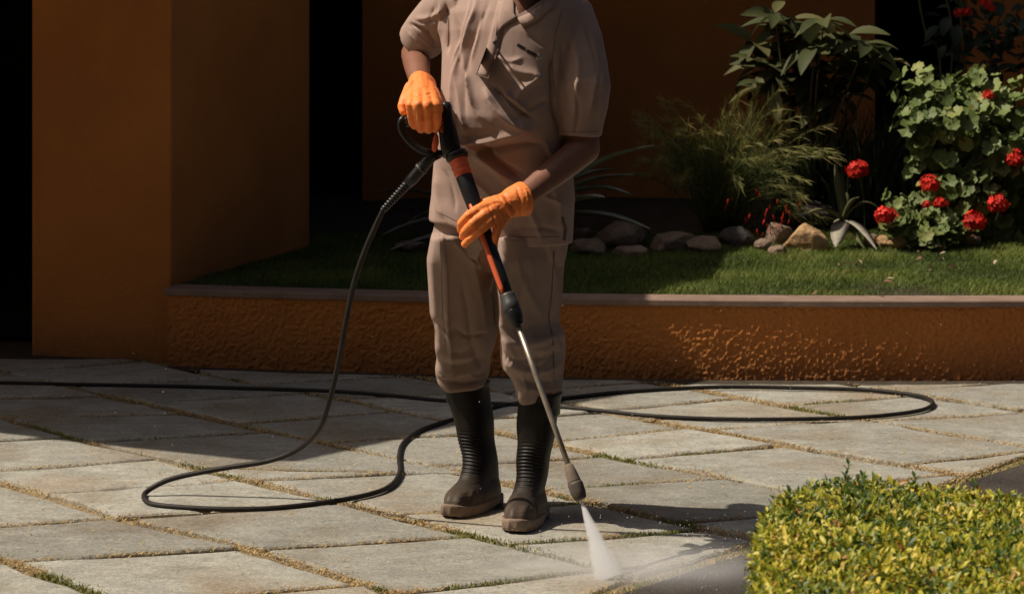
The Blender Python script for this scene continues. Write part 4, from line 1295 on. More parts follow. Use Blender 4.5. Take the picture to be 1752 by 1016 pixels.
def ring_el(c, hw, bf, bb, n=48, sq=2.3, dz=None):
    r = []
    for k in range(n):
        a = 2 * math.pi * k / n
        x_, y_ = math.cos(a), math.sin(a)
        x_ = math.copysign(abs(x_) ** (2 / sq), x_); y_ = math.copysign(abs(y_) ** (2 / sq), y_)
        r.append(c + LT_ * (hw * x_) + FR * ((bf if y_ > 0 else bb) * y_))
    return r

# body under the clothes: one continuous mesh with head, neck, limbs
bd = MB()
hipc = PP(858, 400, 7.16)
neckb = PP(893, -8, 7.16)
headc = PP(893, -95, 7.06)
bd.chain([hipc, PP(858, 300, 7.15), PP(864, 180, 7.16), PP(872, 70, 7.17), neckb + Vector((0, .03, -.03))], [.11, .10, .105, .09, .055], 16)
bd.chain([neckb, PP(893, -48, 7.10)], [.056, .054], 16); bd.chain([PP(872, 90, 7.11), PP(888, 40, 7.09), PP(893, 0, 7.10)], [.07, .065, .055], 16)
shR, elR, wrR = PP(775, 8, 7.22), PP(711, 93, 7.38), PP(717, 136, 7.12)
shL, elL, wrL = PP(968, 12, 7.16), PP(1000, 254, 7.06), PP(893, 339, 6.90)
bd.chain([PP(872, 20, 7.18), shR], [.06, .056]); bd.chain([PP(872, 20, 7.18), shL], [.06, .056])
bd.chain([shR, shR.lerp(elR, .55), elR, elR.lerp(wrR, .4), wrR], [.052, .046, .0425, .0395, .030], 14)
bd.chain([shL, shL.lerp(elL, .6), elL, elL.lerp(wrL, .4), wrL], [.054, .048, .0445, .0415, .031], 14)
aR, aL = P(818, 800, 7.23), P(908, 820, 7.05)
bd.chain([hipc + LT_ * -.08, PT(795, 585, 7.20), P(798, 660, 7.225), aR], [.085, .05, .035, .025], 12); bd.chain([hipc + LT_ * .08, PT(912, 585, 7.05), P(920, 680, 7.05), aL], [.085, .05, .035, .025], 12)
# head: skull, jaw, nose, ears
HT = Matrix.Translation(headc) @ Matrix.Rotation(math.radians(-20) + math.pi, 4, 'Z') @ Matrix.Rotation(math.radians(-22), 4, 'X')
def hp3(x_, y_, z_): return HT @ Vector((x_, y_, z_))
def hball(c, r, sc=(1, 1, 1)):
    t_ = MB().ball((0, 0, 0), 1, 20, 14)
    V = [HT @ Vector((c[0] + v[0]*r*sc[0], c[1] + v[1]*r*sc[1], c[2] + v[2]*r*sc[2])) for v in t_.v]
    bd.add(V, t_.f)
hball((0, 0, .03), .098, (.80, 1.0, 1.02)); hball((0, .035, -.045), .07, (.86, 1.0, 1.0)); hball((0, .068, -.085), .03, (1.1, .9, .8))
hball((0, .103, -.012), .017, (.95, 1.1, 1.0)); hball((0, .096, .012), .012, (.8, 1.0, 1.9)); hball((-.012, .098, -.018), .010); hball((.012, .098, -.018), .010)
for s_ in (-1, 1):
    hball((s_ * .079, -.002, .0), .03, (.32, .6, 1.1)); hball((s_ * .032, .083, .038), .016, (1.6, .6, .5)); hball((s_ * .05, .06, -.015), .03, (.8, .8, .8))
hball((0, .094, -.050), .012, (2.0, .7, .5)); hball((0, .091, -.060), .013, (1.7, .7, .55))
bme_ = fuse(bd.mesh('body'), 0.0065, 3)
link('body', bme_, M['skin'], per)
hr = MB()
t_ = MB().ball((0, 0, 0), 1, 24, 16)
hr.add([HT @ Vector((v[0] * .084, v[1] * .104 - .008, v[2] * .104 + .036)) for v in t_.v], t_.f)
hm = hr.mesh('hair', True)
Vh, Nh = get_vn(hm)
loc = np.array([tuple(HT.inverted() @ Vector(v)) for v in Vh])
cut = (loc[:, 1] > .045) & (loc[:, 2] < .095) | (loc[:, 2] < -.03)
Vh = Vh - Nh * np.where(cut, .03, 0)[:, None] + Nh * (.003 * vnoise(Vh * 70, 3))[:, None]
set_v(hm, Vh)
link('hair', hm, M['hair'], per)
for s_ in (-1, 1):
    link('eye', MB().ball(hp3(s_ * .033, .078, .022), .0125, 12, 8).mesh('eye', True), M['eye'], per)

# ---- trousers
def cloth_ring(xl, xr, py, Y, yaw=YAW, depth=1.0, n=28, dz=0.0):
    c = PT((xl + xr) / 2, py, Y)
    hw = (xr - xl) / 2 * Y / F
    r = []
    for k in range(n):
        a = 2 * math.pi * k / n
        x_, y_ = math.cos(a), math.sin(a)
        x_ = math.copysign(abs(x_) ** .68, x_); y_ = math.copysign(abs(y_) ** .68, y_)
        r.append(c + Vector((x_ * hw, y_ * hw * depth + (0.75 * x_ * hw if y_ < 0 else 0) * min(-y_ * 1.5, 1) + .02 * abs(x_) * hw, dz)))
    return r
tm = MB()
pel = [(330, 752, 968, .10), (380, 742, 974, .10), (410, 737, 972, .095), (432, 735, 968, .075), (448, 738, 964, .04)]
tm.loft([ring_el(PT((a + b) / 2, py, 7.15), (b - a) / 2 * 7.15 / F * 1.0, bf_, .135, 40, 2.4) for py, a, b, bf_ in pel])
lR = [(400, 740, 858), (440, 733, 858), (490, 735, 856), (530, 737, 855), (560, 745, 852), (585, 745, 846), (611, 748, 839), (630, 745, 838), (643, 746, 836), (652, 750, 833), (659, 757, 829), (664, 762, 824)]
lL = [(400, 852, 970), (440, 850, 965), (500, 851, 961), (530, 853, 957), (552, 855, 955), (575, 858, 966), (602, 857, 967), (624, 860, 964), (640, 874, 963), (655, 881, 963), (674, 884, 961), (684, 888, 957)]
tm.loft([cloth_ring(a, b, py, 7.2 + .015 * math.sin(i), depth=1.08) for i, (py, a, b) in enumerate(lR)])
tm.loft([cloth_ring(a, b, py, 7.12 - .055 * min(i / 5, 1), depth=1.08) for i, (py, a, b) in enumerate(lL)])
tme = fuse(tm.mesh('trousers'), 0.0044, 8)
folds(tme, [
    ([(752, 400), (758, 470), (762, 540), (772, 620)], .010, 9), ([(790, 470), (800, 530), (812, 600), (830, 640)], -.006, 9), ([(740, 548), (760, 565), (790, 572)], -.006, 9), ([(744, 590), (770, 610), (815, 612)], .007, 10),
    ([(748, 632), (780, 640), (828, 625)], .007, 10), ([(752, 616), (785, 626), (830, 610)], -.005, 8), ([(746, 648), (790, 655), (832, 643)], -.005, 6), ([(838, 440), (848, 500), (852, 560)], -.012, 7), ([(862, 440), (860, 500), (858, 560)], .006, 8),
    ([(858, 575), (880, 590), (920, 585), (960, 570)], .007, 12), ([(860, 602), (885, 618), (925, 612), (962, 600)], -.007, 9), ([(862, 620), (895, 636), (935, 632), (962, 620)], .007, 10), ([(880, 645), (915, 655), (960, 645)], -.005, 7),
    ([(885, 660), (920, 668), (958, 662)], .005, 8), ([(940, 420), (948, 480), (945, 540)], .008, 7), ([(880, 430), (900, 490), (930, 550)], .005, 12), ([(770, 400), (800, 440), (845, 460)], .006, 9), ([(860, 540), (868, 590), (872, 620)], .008, 6),
    ([(795, 400), (815, 480), (830, 560)], .005, 10), ([(900, 450), (890, 520), (880, 570)], -.005, 10), ([(757, 395), (762, 470), (765, 560), (772, 640)], .008, 4), ([(776, 560), (800, 575), (830, 570)], -.006, 5), ([(752, 640), (765, 646), (780, 642)], .007, 4), ([(800, 636), (815, 645), (830, 640)], .007, 4), ([(760, 598), (790, 605), (812, 590)], -.004, 6),
    ([(862, 566), (868, 600), (866, 622)], -.006, 4), ([(872, 590), (880, 612), (874, 630)], .007, 4), ([(905, 600), (935, 598), (958, 580)], .004, 6), ([(890, 625), (920, 628), (950, 605)], -.004, 6), ([(890, 640), (900, 660), (895, 676)], .006, 4), ([(940, 640), (945, 660), (940, 678)], .006, 4), ([(918, 600), (922, 640), (918, 676)], -.004, 5), ([(940, 560), (955, 575), (962, 595)], -.006, 5)], .0034, (8, 8, 3.6), 7.15, 3)
tr = link('trousers', tme, M['cloth2'], per)
def bvh_of(me): return BVHTree.FromPolygons([tuple(v.co) for v in me.vertices], [tuple(p.vertices) for p in me.polygons])
tb = bvh_of(tme)

# ---- shirt: trunk and two sleeves fused
sm = MB()
trunk = [(-26, 838, 948, .062, .075), (-16, 806, 968, .080, .098), (-2, 772, 984, .098, .112), (20, 758, 990, .118, .122), (50, 758, 988, .132, .126), (90, 762, 984, .142, .124), (130, 761, 979, .152, .120), (165, 760, 975, .166, .116),
         (195, 757, 972, .178, .112), (215, 755, 971, .176, .112), (235, 753, 971, .160, .112), (255, 750, 972, .146, .114), (290, 746, 976, .136, .120), (340, 742, 979, .138, .128), (385, 739, 977, .146, .134), (413, 738, 976, .150, .136)]
def trunk_ring(py, a, b, bf, bb, shrink=0.0):
    Y = 7.16
    w2 = (b - a) / 2 * Y / F
    d_ = (bf + bb) / 2 * math.sin(YAW)
    hw = math.sqrt(max(w2 * w2 - d_ * d_, .0009)) / math.cos(YAW) - shrink
    r = ring_el(PP((a + b) / 2, py, Y), hw, bf - shrink, bb - shrink, 56, 2.25)
    if py > 330:                                             # the hem rises on his right side
        k = min((py - 330) / 70, 1)
        q_ = proj(np.array([tuple(v) for v in r]))
        r = [v + Vector((0, 0, k * 0.055 * min(max((850 - x_) / 80, 0), 1))) for v, x_ in zip(r, q_[:, 0])]
    return r
rings = [trunk_ring(*t_) for t_ in trunk]
rings += [trunk_ring(413, 738, 976, .150, .136, .016), trunk_ring(392, 738, 976, .15, .136, .022)]
sm.loft(rings)
def sleeve(cs, thick=.010):
    cs = [(Vector(c), r, a_) for c, r, a_ in cs]
    n = 30
    rr = []
    pts = [c for c, _, _ in cs]
    T_ = [(pts[min(i+1, len(pts)-1)] - pts[max(i-1, 0)]).normalized() for i in range(len(pts))]
    u_ = Vector((0, 1, 0))
    def rg_(i, shrink, back=0.0):
        c, r, a_ = cs[i]
        uu = (u_ - T_[i] * u_.dot(T_[i])).normalized(); vv = T_[i].cross(uu)
        return [c - T_[i] * back + uu * ((r * a_ - shrink) * math.cos(2*math.pi*k/n)) + vv * ((r - shrink) * math.sin(2*math.pi*k/n)) for k in range(n)]
    for i in range(len(cs)): rr.append(rg_(i, 0))
    rr.append(rg_(len(cs) - 1, thick)); rr.append(rg_(len(cs) - 1, thick * 1.3, .045))
    sm.loft(rr)
sleeve([(PP(945, 4, 7.18), .066, 1.0), (PP(975, 30, 7.16), .070, 1.0), (PP(988, 70, 7.13), .070, 1.0), (PP(994, 110, 7.11), .073, 1.0), (PP(996, 150, 7.09), .079, .95), (PP(996, 185, 7.08), .070, .95), (PP(994, 212, 7.075), .061, 1.0), (PP(993, 232, 7.07), .058, 1.0)])
sleeve([(PP(800, 8, 7.18), .064, 1.0), (PP(772, 10, 7.21), .066, 1.0), (PP(750, 30, 7.26), .066, 1.0), (PP(732, 52, 7.30), .066, 1.0), (PP(720, 70, 7.335), .066, 1.0)])
sme = fuse(sm.mesh('shirt'), 0.0040, 8)
folds(sme, [
    ([(818, -10), (800, 60), (778, 130), (768, 200)], .010, 8), ([(838, 0), (812, 70), (796, 150), (800, 200)], -.007, 7), ([(795, 90), (802, 140), (818, 190), (840, 215)], .010, 7), ([(780, 130), (790, 190), (800, 230)], .007, 7),
    ([(828, 150), (850, 190), (880, 215), (912, 222)], .016, 10), ([(845, 150), (872, 175), (898, 195), (914, 205)], -.014, 6), ([(860, 160), (885, 180), (908, 198)], .013, 7), ([(770, 232), (810, 242), (855, 232), (905, 226)], .017, 8),
    ([(775, 255), (820, 262), (870, 250), (930, 248)], -.014, 9), ([(770, 265), (800, 300), (840, 335), (870, 350)], .008, 8), ([(800, 255), (840, 290), (880, 320)], .010, 8), ([(820, 250), (860, 280), (900, 300)], -.008, 7),
    ([(930, 130), (900, 150), (880, 175)], .009, 9), ([(940, 170), (905, 190), (885, 200)], -.007, 8), ([(946, 90), (944, 150), (955, 225)], -.014, 6), ([(762, 5), (766, 40), (768, 90)], -.012, 5), ([(752, 5), (756, 40), (748, 80)], .008, 5),
    ([(700, 42), (725, 52), (748, 80)], -.010, 5), ([(712, 35), (735, 30), (760, 15)], .008, 7), ([(850, 30), (842, 80), (835, 140)], .005, 8), ([(870, 110), (895, 125), (925, 130)], .008, 12),
    ([(975, 40), (990, 110), (985, 180), (978, 225)], .006, 8), ([(1010, 60), (1020, 130), (1005, 200)], .007, 9), ([(960, 60), (965, 130), (970, 200)], -.005, 8), ([(745, 300), (752, 350), (760, 375)], .006, 8), ([(940, 300), (955, 350), (960, 405)], .007, 8),
    ([(792, 236), (815, 262), (850, 290), (884, 314)], .013, 5), ([(805, 236), (828, 260), (862, 286), (892, 306)], -.012, 6), ([(905, 350), (915, 380), (925, 410)], .006, 8), ([(780, 30), (790, 80), (785, 120)], -.006, 6), ([(806, -5), (796, 50), (776, 110)], .006, 4), ([(826, 20), (818, 70), (806, 110)], .005, 4), ([(800, 125), (806, 160), (815, 185)], .007, 4), ([(772, 150), (776, 190), (790, 225)], -.005, 4),
    ([(700, 55), (712, 70), (735, 88)], .005, 4), ([(705, 40), (728, 44), (752, 38)], .006, 4), ([(742, 10), (736, 40), (730, 62)], -.005, 4), ([(1000, 30), (1012, 80), (1022, 140)], -.005, 5), ([(1030, 110), (1028, 160), (1022, 215)], .006, 5), ([(985, 150), (990, 190), (985, 228)], -.005, 4),
    ([(760, 290), (775, 320), (780, 360)], -.005, 5), ([(890, 330), (930, 335), (965, 350)], .005, 6), ([(880, 395), (920, 390), (960, 398)], -.004, 6), ([(930, 240), (945, 270), (960, 300)], .006, 6), ([(848, 96), (872, 104), (895, 100)], .005, 6), ([(905, 60), (925, 75), (945, 80)], -.004, 7)], .0028, (7, 7, 3), 7.16, 11)
sh = link('shirt', sme, M['cloth'], per)
sbv = bvh_of(sme)

def strip(pxs, half_w, bv, thick=.002, sub=8):
    """a sewn strip lying on the cloth along a line of photo pixels"""
    pts = np.array(pxs, float); o = Vector((0, 0, H))
    mb = MB(); rr = []
    m_ = (len(pts) - 1) * sub
    for i in range(m_ + 1):
        t_ = i / sub; k = min(int(t_), len(pts) - 2); f_ = t_ - k
        c = pts[k] * (1 - f_) + pts[k + 1] * f_
        d_ = pts[k + 1] - pts[k]; nn = np.array([-d_[1], d_[0]]) / np.linalg.norm(d_)
        l_, r_ = c + nn * half_w, c - nn * half_w
        top, bot = [], []
        for q_ in (l_, c, r_):
            d3 = (PP(q_[0], q_[1], 6.5) - o).normalized()
            h_ = bv.ray_cast(o, d3)
            p_ = h_[0] if h_[0] else PP(q_[0], q_[1], 7.0)
            top.append(p_ - d3 * thick); bot.append(p_ + d3 * .004)
        rr.append([top[0], top[1], top[2], bot[2], bot[1], bot[0]])
    return mb.loft(rr)
pl = link('placket', strip([(862, 4), (853, 40), (842, 85), (826, 131)], 10, sbv, .0028).mesh('placket', True), M['cloth'], sh)
sti = []
for a_, b_ in (((835.5, 133.5), (852, 84)), ((815.5, 127.5), (832.5, 82)), ((815, 128), (836, 134))):
    a_, b_ = np.array(a_), np.array(b_)
    nn = np.array([-(b_ - a_)[1], (b_ - a_)[0]]); nn = nn / np.linalg.norm(nn) * 0.7
    for k in range(10):
        p0, p1 = a_ + (b_ - a_) * (k / 10), a_ + (b_ - a_) * ((k + 1) / 10)
        sti.append([tuple(p0 + nn), tuple(p1 + nn), tuple(p1 - nn), tuple(p0 - nn)])
link('stitching', decal(sti, bvh_of(pl.data), .0008).mesh('stitching'), M['stitch'], sh)
o = Vector((0, 0, H))
pbv = bvh_of(pl.data)
for (px, py) in ((846, 72),):
    d3 = (PP(px, py, 6.5) - o).normalized()
    h_ = pbv.ray_cast(o, d3)
    if h_[0]:
        link('button', MB().tube([h_[0] + d3 * .001, h_[0] - d3 * .003], [.0062, .0055], 14).mesh('button', True), M['button'], sh)
# open neck: cut out of the cloth, with a lapel on either side
def in_poly(q_, poly):
    return inside(q_, [np.array(p, float) for p in poly])
Vs, Ns = get_vn(sme)
qs = proj(Vs)
cutv = in_poly(qs, [(884, -60), (882, 8), (886, 26), (903, 18), (931, -2), (946, -60)]) & (Vs[:, 1] < 6.96)
bm = bmesh.new(); bm.from_mesh(sme); bm.verts.ensure_lookup_table()
bmesh.ops.delete(bm, geom=[f for f in bm.faces if all(cutv[v.index] for v in f.verts)], context='FACES')
lap = []
lapL = [(866, -24), (879, -20), (880, 5), (879, 22), (887, 31), (872, 40), (858, 50), (848, 60), (852, 28), (858, 0)]
lapR = [(885, 31), (905, 23), (935, 3), (948, -22), (964, -14), (948, 12), (918, 36), (894, 47)]
bm.to_mesh(sme); bm.free()
def lapel(poly, lift):
    o_ = Vector((0, 0, H))
    c_ = np.mean(np.array(poly, float), 0)
    pts = []
    rings_ = [[tuple(c_ + (np.array(p) - c_) * k) for p in poly] for k in (.02, .35, .7, 1.0)]
    mb = MB(); out = []
    for rr_, lf in list(zip(rings_, (lift * 1.3, lift * 1.3, lift * 1.2, lift))) + [(rings_[-1], -.004)]:
        r = []
        for p in rr_:
            v = PP(p[0], p[1], 6.5); d3 = (v - o_).normalized(); h_ = sbv.ray_cast(o_, d3)
            r.append((h_[0] if h_[0] else PP(p[0], p[1], 7.02)) - d3 * lf)
        out.append(r)
    return mb.loft(out, True, True)
link('collar', lapel(lapL, .006).mesh('collar', True), M['cloth'], sh)
link('collar', lapel(lapR, .006).mesh('collar', True), M['cloth'], sh)
# embroidered name (two short dark words, too small to read) and pale emblem
let = []
def word(a_, b_, n_, h_):
    a_, b_ = np.array(a_), np.array(b_)
    d_ = (b_ - a_) / np.linalg.norm(b_ - a_); nn = np.array([-d_[1], d_[0]])
    L_ = np.linalg.norm(b_ - a_) / n_
    for k in range(n_):
        p = a_ + d_ * (k * L_)
        bars = [((0, -h_), (1.1, h_)), ((L_ * .58, -h_), (L_ * .58 + 1.0, h_))]
        for yy in ((-h_,), (-.5,), (h_ - 1.1,))[k % 3:] if k % 2 else ((-h_,), (h_ - 1.1,)):
            bars.append(((.9, yy[0]), (L_ * .6, yy[0] + 1.1)))
        for (x0_, y0_), (x1_, y1_) in bars:
            let.append([tuple(p + d_ * x0_ + nn * y0_), tuple(p + d_ * x1_ + nn * y0_), tuple(p + d_ * x1_ + nn * y1_), tuple(p + d_ * x0_ + nn * y1_)])
word((885, 76.5), (898.5, 84.5), 5, 2.6)
word((901.5, 87), (918.5, 96), 6, 2.8)
link('lettering', decal(let, sbv, .0010).mesh('lettering'), M['lettering'], sh)
em = []
for cx_, cy_, r_ in ((921.5, 94, 2.2), (919.5, 101, 2.3), (925.2, 100.5, 1.9)):
    em.append([(cx_ + r_ * math.cos(2*math.pi*k/10), cy_ + r_ * 1.25 * math.sin(2*math.pi*k/10)) for k in range(10)])
link('emblem', decal(em, sbv, .0010).mesh('emblem'), M['emblem'], sh)
# pocket slit and hip patch on the trousers
link('pocket', strip([(962, 372), (968, 392), (966, 412)], 2.5, sbv, .002, 4).mesh('pocket', True), M['stitch'], sh)
link('side_seam', strip([(948, 430), (944, 500), (939, 545), (946, 580), (948, 640)], 0.9, tb, .001, 6).mesh('side_seam', True), M['stitch'], tr)

M['seam'] = mat('seam_thread', (0.22, 0.155, 0.125), None, rough=0.95, spec=0.05)
def seam(pts, bv, par, hw_=.55, lift=.0009):
    link('seam', strip(pts, hw_, bv, lift, 6).mesh('seam', True), M['seam'], par)
seam([(958, 224), (975, 226), (1000, 226), (1024, 225)], sbv, sh)
seam([(962, 18), (950, 60), (944, 110), (950, 165)], sbv, sh)
seam([(764, 12), (767, 45), (766, 80)], sbv, sh)
seam([(700, 40), (718, 62), (744, 84)], sbv, sh)
seam([(800, 392), (830, 404), (870, 406), (920, 406), (964, 405)], sbv, sh)
seam([(745, 362), (765, 370), (785, 380)], sbv, sh)
seam([(752, 400), (755, 470), (757, 540), (763, 600)], tb, tr)
# ---- boots: stacked horizontal outlines, lofted
def outline(yb, yf, hw, n, toe=2.4, heel=2.1, waist=0.0):
    pts = []
    L_ = yf - yb; c = yb + L_ * .36
    for k in range(n):
        a = 2 * math.pi * k / n
        x_, y_ = math.cos(a), math.sin(a)
        e_ = toe if y_ > 0 else heel
        px_ = math.copysign(abs(x_) ** (2 / e_), x_) * hw
        py_ = c + (yf - c if y_ > 0 else c - yb) * math.copysign(abs(y_) ** (2 / e_), y_)
        if waist: px_ *= 1 - waist * math.exp(-((py_ - (yb + L_ * .38)) / (L_ * .14)) ** 2)
        pts.append((px_, py_))
    return pts
def make_boot(ankle, ang, lean, hgt, seed, name_l):
    Rz = Matrix.Translation(ankle) @ Matrix.Rotation(ang, 4, 'Z')
    n = 144
    sl = [(.030, -.070, .200, .051), (.040, -.071, .201, .0515), (.052, -.071, .197, .0510), (.062, -.070, .189, .0495), (.071, -.069, .173, .0465), (.078, -.068, .152, .0435), (.086, -.067, .128, .0405), (.096, -.066, .106, .0405), (.110, -.064, .086, .041),
          (.128, -.061, .071, .0425), (.150, -.058, .062, .0445), (.180, -.058, .058, .047), (.215, -.060, .058, .0500), (.255, -.063, .060, .0540), (.300, -.066, .063, .0575), (hgt - .012, -.067, .065, .0600), (hgt - .010, -.069, .067, .0620), (hgt, -.069, .067, .0620)]
    zs = np.array([s_[0] for s_ in sl])
    zz = np.concatenate([np.linspace(.030, .11, 44), np.linspace(.111, .24, 96), np.linspace(.244, hgt - .014, 14), [hgt - .011, hgt - .010, hgt - .001, hgt]])
    arr = np.array(sl)
    rings = []
    for z in zz:
        yb, yf, hw = (np.interp(z, zs, arr[:, i]) for i in (1, 2, 3))
        k = max((z - .09) / (hgt - .09), 0)
        off = (lean[0] * k, lean[1] * k)
        pts = outline(yb, yf, hw, n)
        r = []
        for (x_, y_) in pts:
            f_ = max(y_ - (yb + yf) / 2, 0) / (yf - yb) * 2
            rip = 0
            if .10 < z < .235: rip = .0016 * math.sin((z + .02 * (1 - f_)) * 2 * math.pi / .0095) * min(max(f_ - .35, 0) * 2.2, 1) * min((z - .10) / .02, 1, (.235 - z) / .03)
            if y_ > .095 and z < .076:
                rip += .0022 * math.sin(math.atan2(x_, y_ - .05) * 25) * min((z - .036) / .008, 1) * min((y_ - .095) / .02, 1) * min((.076 - z) / .006, 1) if z > .036 else 0
            v = Vector((x_, y_, 0)); vn_ = Vector((x_, y_ - (yb + yf) / 2, 0)).normalized()
            v += vn_ * rip
            wob = .0015 * math.sin(z * 60 + x_ * 40 + seed)
            v += vn_ * wob
            r.append(Rz @ Vector((v.x, v.y, z)) + Vector((off[0], off[1], 0)))
        rings.append(r)
    # turn in at the top so the shaft is open
    c_ = sum(rings[-1], Vector()) / n
    rings.append([c_ + (v - c_) * .93 for v in rings[-1]])
    rings.append([c_ + (v - c_) * .90 - Vector((0, 0, .06)) for v in rings[-2]])
    b = link('boot', MB().loft(rings).mesh('boot', True), M['rubber'], per)
    so = []
    for z, g_, wa in ((.0, -.002, .16), (.002, .002, .14), (.012, .0035, .12), (.024, .0045, .06), (.031, .004, .03), (.0335, -.002, .03)):
        r = []
        for (x_, y_) in outline(-.074 - g_, .204 + g_, .053 + g_, n, 2.5, 2.2, wa):
            zl = z
            if z < .015: zl = max(z, .013 * math.exp(-((y_ + .005) / .022) ** 4))
            tr_ = .0006 * (1 if int(math.floor(math.atan2(x_, y_ - .06) * 12)) % 2 else -1) if z < .018 else 0
            k = 1 + tr_ / .05
            toe_up = .010 * max((y_ - .13) / .07, 0) ** 2
            r.append(Rz @ Vector((x_ * k, (y_ - .06) * k + .06, zl + toe_up + .001)))
        so.append(r)
    link('sole', MB().loft(so).mesh('sole', True), M['sole'], b)
    cv = []
    return b
def boot_at(toe_px, heel_px, top_px, hgt, seed):
    t_, h_ = G(*toe_px), G(*heel_px)
    d_ = (t_ - h_).normalized()
    ang = math.atan2(d_.y, d_.x) - math.pi / 2
    mid = (t_ + h_) / 2
    ankle = mid - d_ * .064
    top = P(top_px[0], top_px[1], ankle.y + .0)
    lean = (top.x - ankle.x, 0.012)
    return make_boot(Vector((ankle.x, ankle.y, 0)), ang, lean, hgt, seed, '')
boot_at((768, 889), (846, 859), (796, 657), .362, 1.0)
boot_at((880, 915), (917, 880), (922, 679), .356, 2.2)

# ---- gloves
def glove(chains, cuff, seed, creases):
    mb = MB()
    for pts in chains:
        mb.chain([PP(*p[:3]) for p in pts], [p[3] for p in pts], 14)
    # flared cuff, open at the end
    cs = [(PP(*c[:3]), c[3]) for c in cuff]
    path_ = [c for c, _ in cs]
    rr = tube_rings(path_, [r for _, r in cs], 24)
    e0, e1 = path_[-1], path_[-2]
    dv = (e1 - e0).normalized()
    rr.append([e0 + (v - e0) * .86 for v in rr[-1]])
    rr.append([e0 + (v - e0) * .80 + dv * .022 for v in rr[len(cs) - 1]])
    mb.loft(rr)
    me = fuse(mb.mesh('glove'), 0.0024, 4)
    V, N = get_vn(me)
    dd = .0006 * (1 - 2 * np.abs(vnoise(V * np.array([45, 45, 90]), seed))) + .0004 * vnoise(V * 150, seed + 1)
    set_v(me, V + N * dd[:, None])
    folds(me, creases, 0.0, (1, 1, 1), 7.0)
    return me
gR = glove([
    [(719, 142, 7.11, .034), (722, 165, 7.03, .036), (724, 182, 6.985, .026)],
    [(730, 152, 7.07, .026), (745, 182, 6.935, .0160), (748, 203, 6.940, .0130), (748, 217, 6.962, .0120), (746, 221, 6.992, .011)],
    [(724, 154, 7.06, .026), (731, 182, 6.925, .0165), (733, 205, 6.932, .0132), (733, 219, 6.956, .0120), (733, 223, 6.990, .011)],
    [(716, 154, 7.06, .026), (716, 181, 6.927, .0165), (718, 204, 6.934, .0132), (719, 218, 6.958, .0120), (720, 222, 6.990, .011)],
    [(708, 156, 7.06, .024), (703, 180, 6.940, .0150), (704, 199, 6.948, .0122), (706, 211, 6.966, .0112), (709, 216, 6.992, .010)],
    [(706, 152, 7.06, .024), (695, 168, 7.01, .017), (688, 182, 6.985, .0125), (690, 192, 6.975, .0105)],
    [(740, 160, 7.04, .020), (750, 176, 6.985, .0125), (752, 188, 6.958, .0105), (749, 197, 6.950, .0095)]],
    [(722, 166, 7.05, .030), (720, 157, 7.085, .035), (721, 151, 7.115, .0385), (722, 147, 7.135, .0405)], 5, [([(702, 160), (722, 165), (742, 160)], -.0022, 2.0), ([(724, 186), (725, 204), (726, 220)], -.003, 1.6), ([(740, 187), (741, 205), (741, 220)], -.003, 1.6), ([(710, 186), (711, 203), (712, 216)], -.003, 1.6)])
link('glove', gR, M['glove'], per)
gL = glove([
    [(878, 346, 6.895, .036), (858, 355, 6.87, .034), (842, 366, 6.855, .033)],
    [(850, 350, 6.865, .026), (824, 357, 6.838, .0165), (801, 369, 6.815, .0122), (789, 382, 6.826, .0110), (788, 394, 6.848, .0098)],
    [(848, 358, 6.855, .026), (829, 368, 6.822, .0165), (808, 383, 6.800, .0122), (795, 396, 6.814, .0110), (791, 405, 6.832, .0098)],
    [(850, 368, 6.85, .026), (838, 379, 6.818, .0160), (820, 395, 6.800, .0122), (804, 409, 6.806, .0112), (795, 418, 6.818, .0100)],
    [(858, 372, 6.855, .024), (852, 388, 6.828, .0140), (848, 404, 6.812, .0105), (846, 415, 6.812, .0098), (842.5, 425, 6.820, .0090)],
    [(852, 346, 6.875, .020), (830, 346, 6.885, .0140), (814, 353, 6.892, .0120), (804, 362, 6.905, .0105)]],
    [(856, 354, 6.872, .033), (866, 350, 6.88, .0345), (874, 347, 6.89, .040), (886, 343, 6.90, .0455), (897, 340, 6.912, .0480)], 9, [([(862, 331), (872, 345), (884, 366)], -.006, 3), ([(850, 342), (862, 350), (880, 378)], .004, 3), ([(856, 336), (868, 352), (876, 372)], .005, 2.5), ([(884, 320), (892, 345), (892, 372)], -.004, 3), ([(835, 352), (845, 372), (852, 392)], -.003, 2.5), ([(840, 346), (856, 366), (862, 384)], .0025, 2.5), ([(898, 322), (903, 345), (898, 370)], .003, 2.5)])
link('glove', gL, M['glove'], per)

# ------------------------------------------------------------------ water
tip = axis_at(854)
hit = G(1043, 990)
wd = (hit - tip).normalized()
ws = wd.cross(Vector((0, -1, 0))).normalized()
wf = ws.cross(wd).normalized()
jl = (hit - tip).length
m, t, b, L = new_mat('water_spray')
t.nodes.remove(b)
vol = t.nodes.new('ShaderNodeVolumePrincipled')
vol.inputs['Color'].default_value = (0.95, 0.955, 0.965, 1)
vol.inputs['Anisotropy'].default_value = 0.1
tc = t.nodes.new('ShaderNodeTexCoord')
sx = t.nodes.new('ShaderNodeSeparateXYZ'); L.new(tc.outputs['Object'], sx.inputs[0])
def mth(op, a_, b_=None):
    n_ = t.nodes.new('ShaderNodeMath'); n_.operation = op
    for k_, v_ in enumerate((a_, b_)):
        if v_ is None: continue
        if isinstance(v_, (int, float)): n_.inputs[k_].default_value = v_
        else: L.new(v_, n_.inputs[k_])
    return n_.outputs[0]
JR0, JR1, JD = .0030, .044, .38                 # half width at the nozzle and at the ground, depth over width
rad_ = mth('SQRT', mth('ADD', mth('POWER', sx.outputs['X'], 2.0), mth('POWER', mth('DIVIDE', sx.outputs['Y'], JD), 2.0)))
rel = mth('DIVIDE', rad_, mth('ADD', mth('MULTIPLY', sx.outputs['Z'], (JR1 - JR0) / jl), JR0))
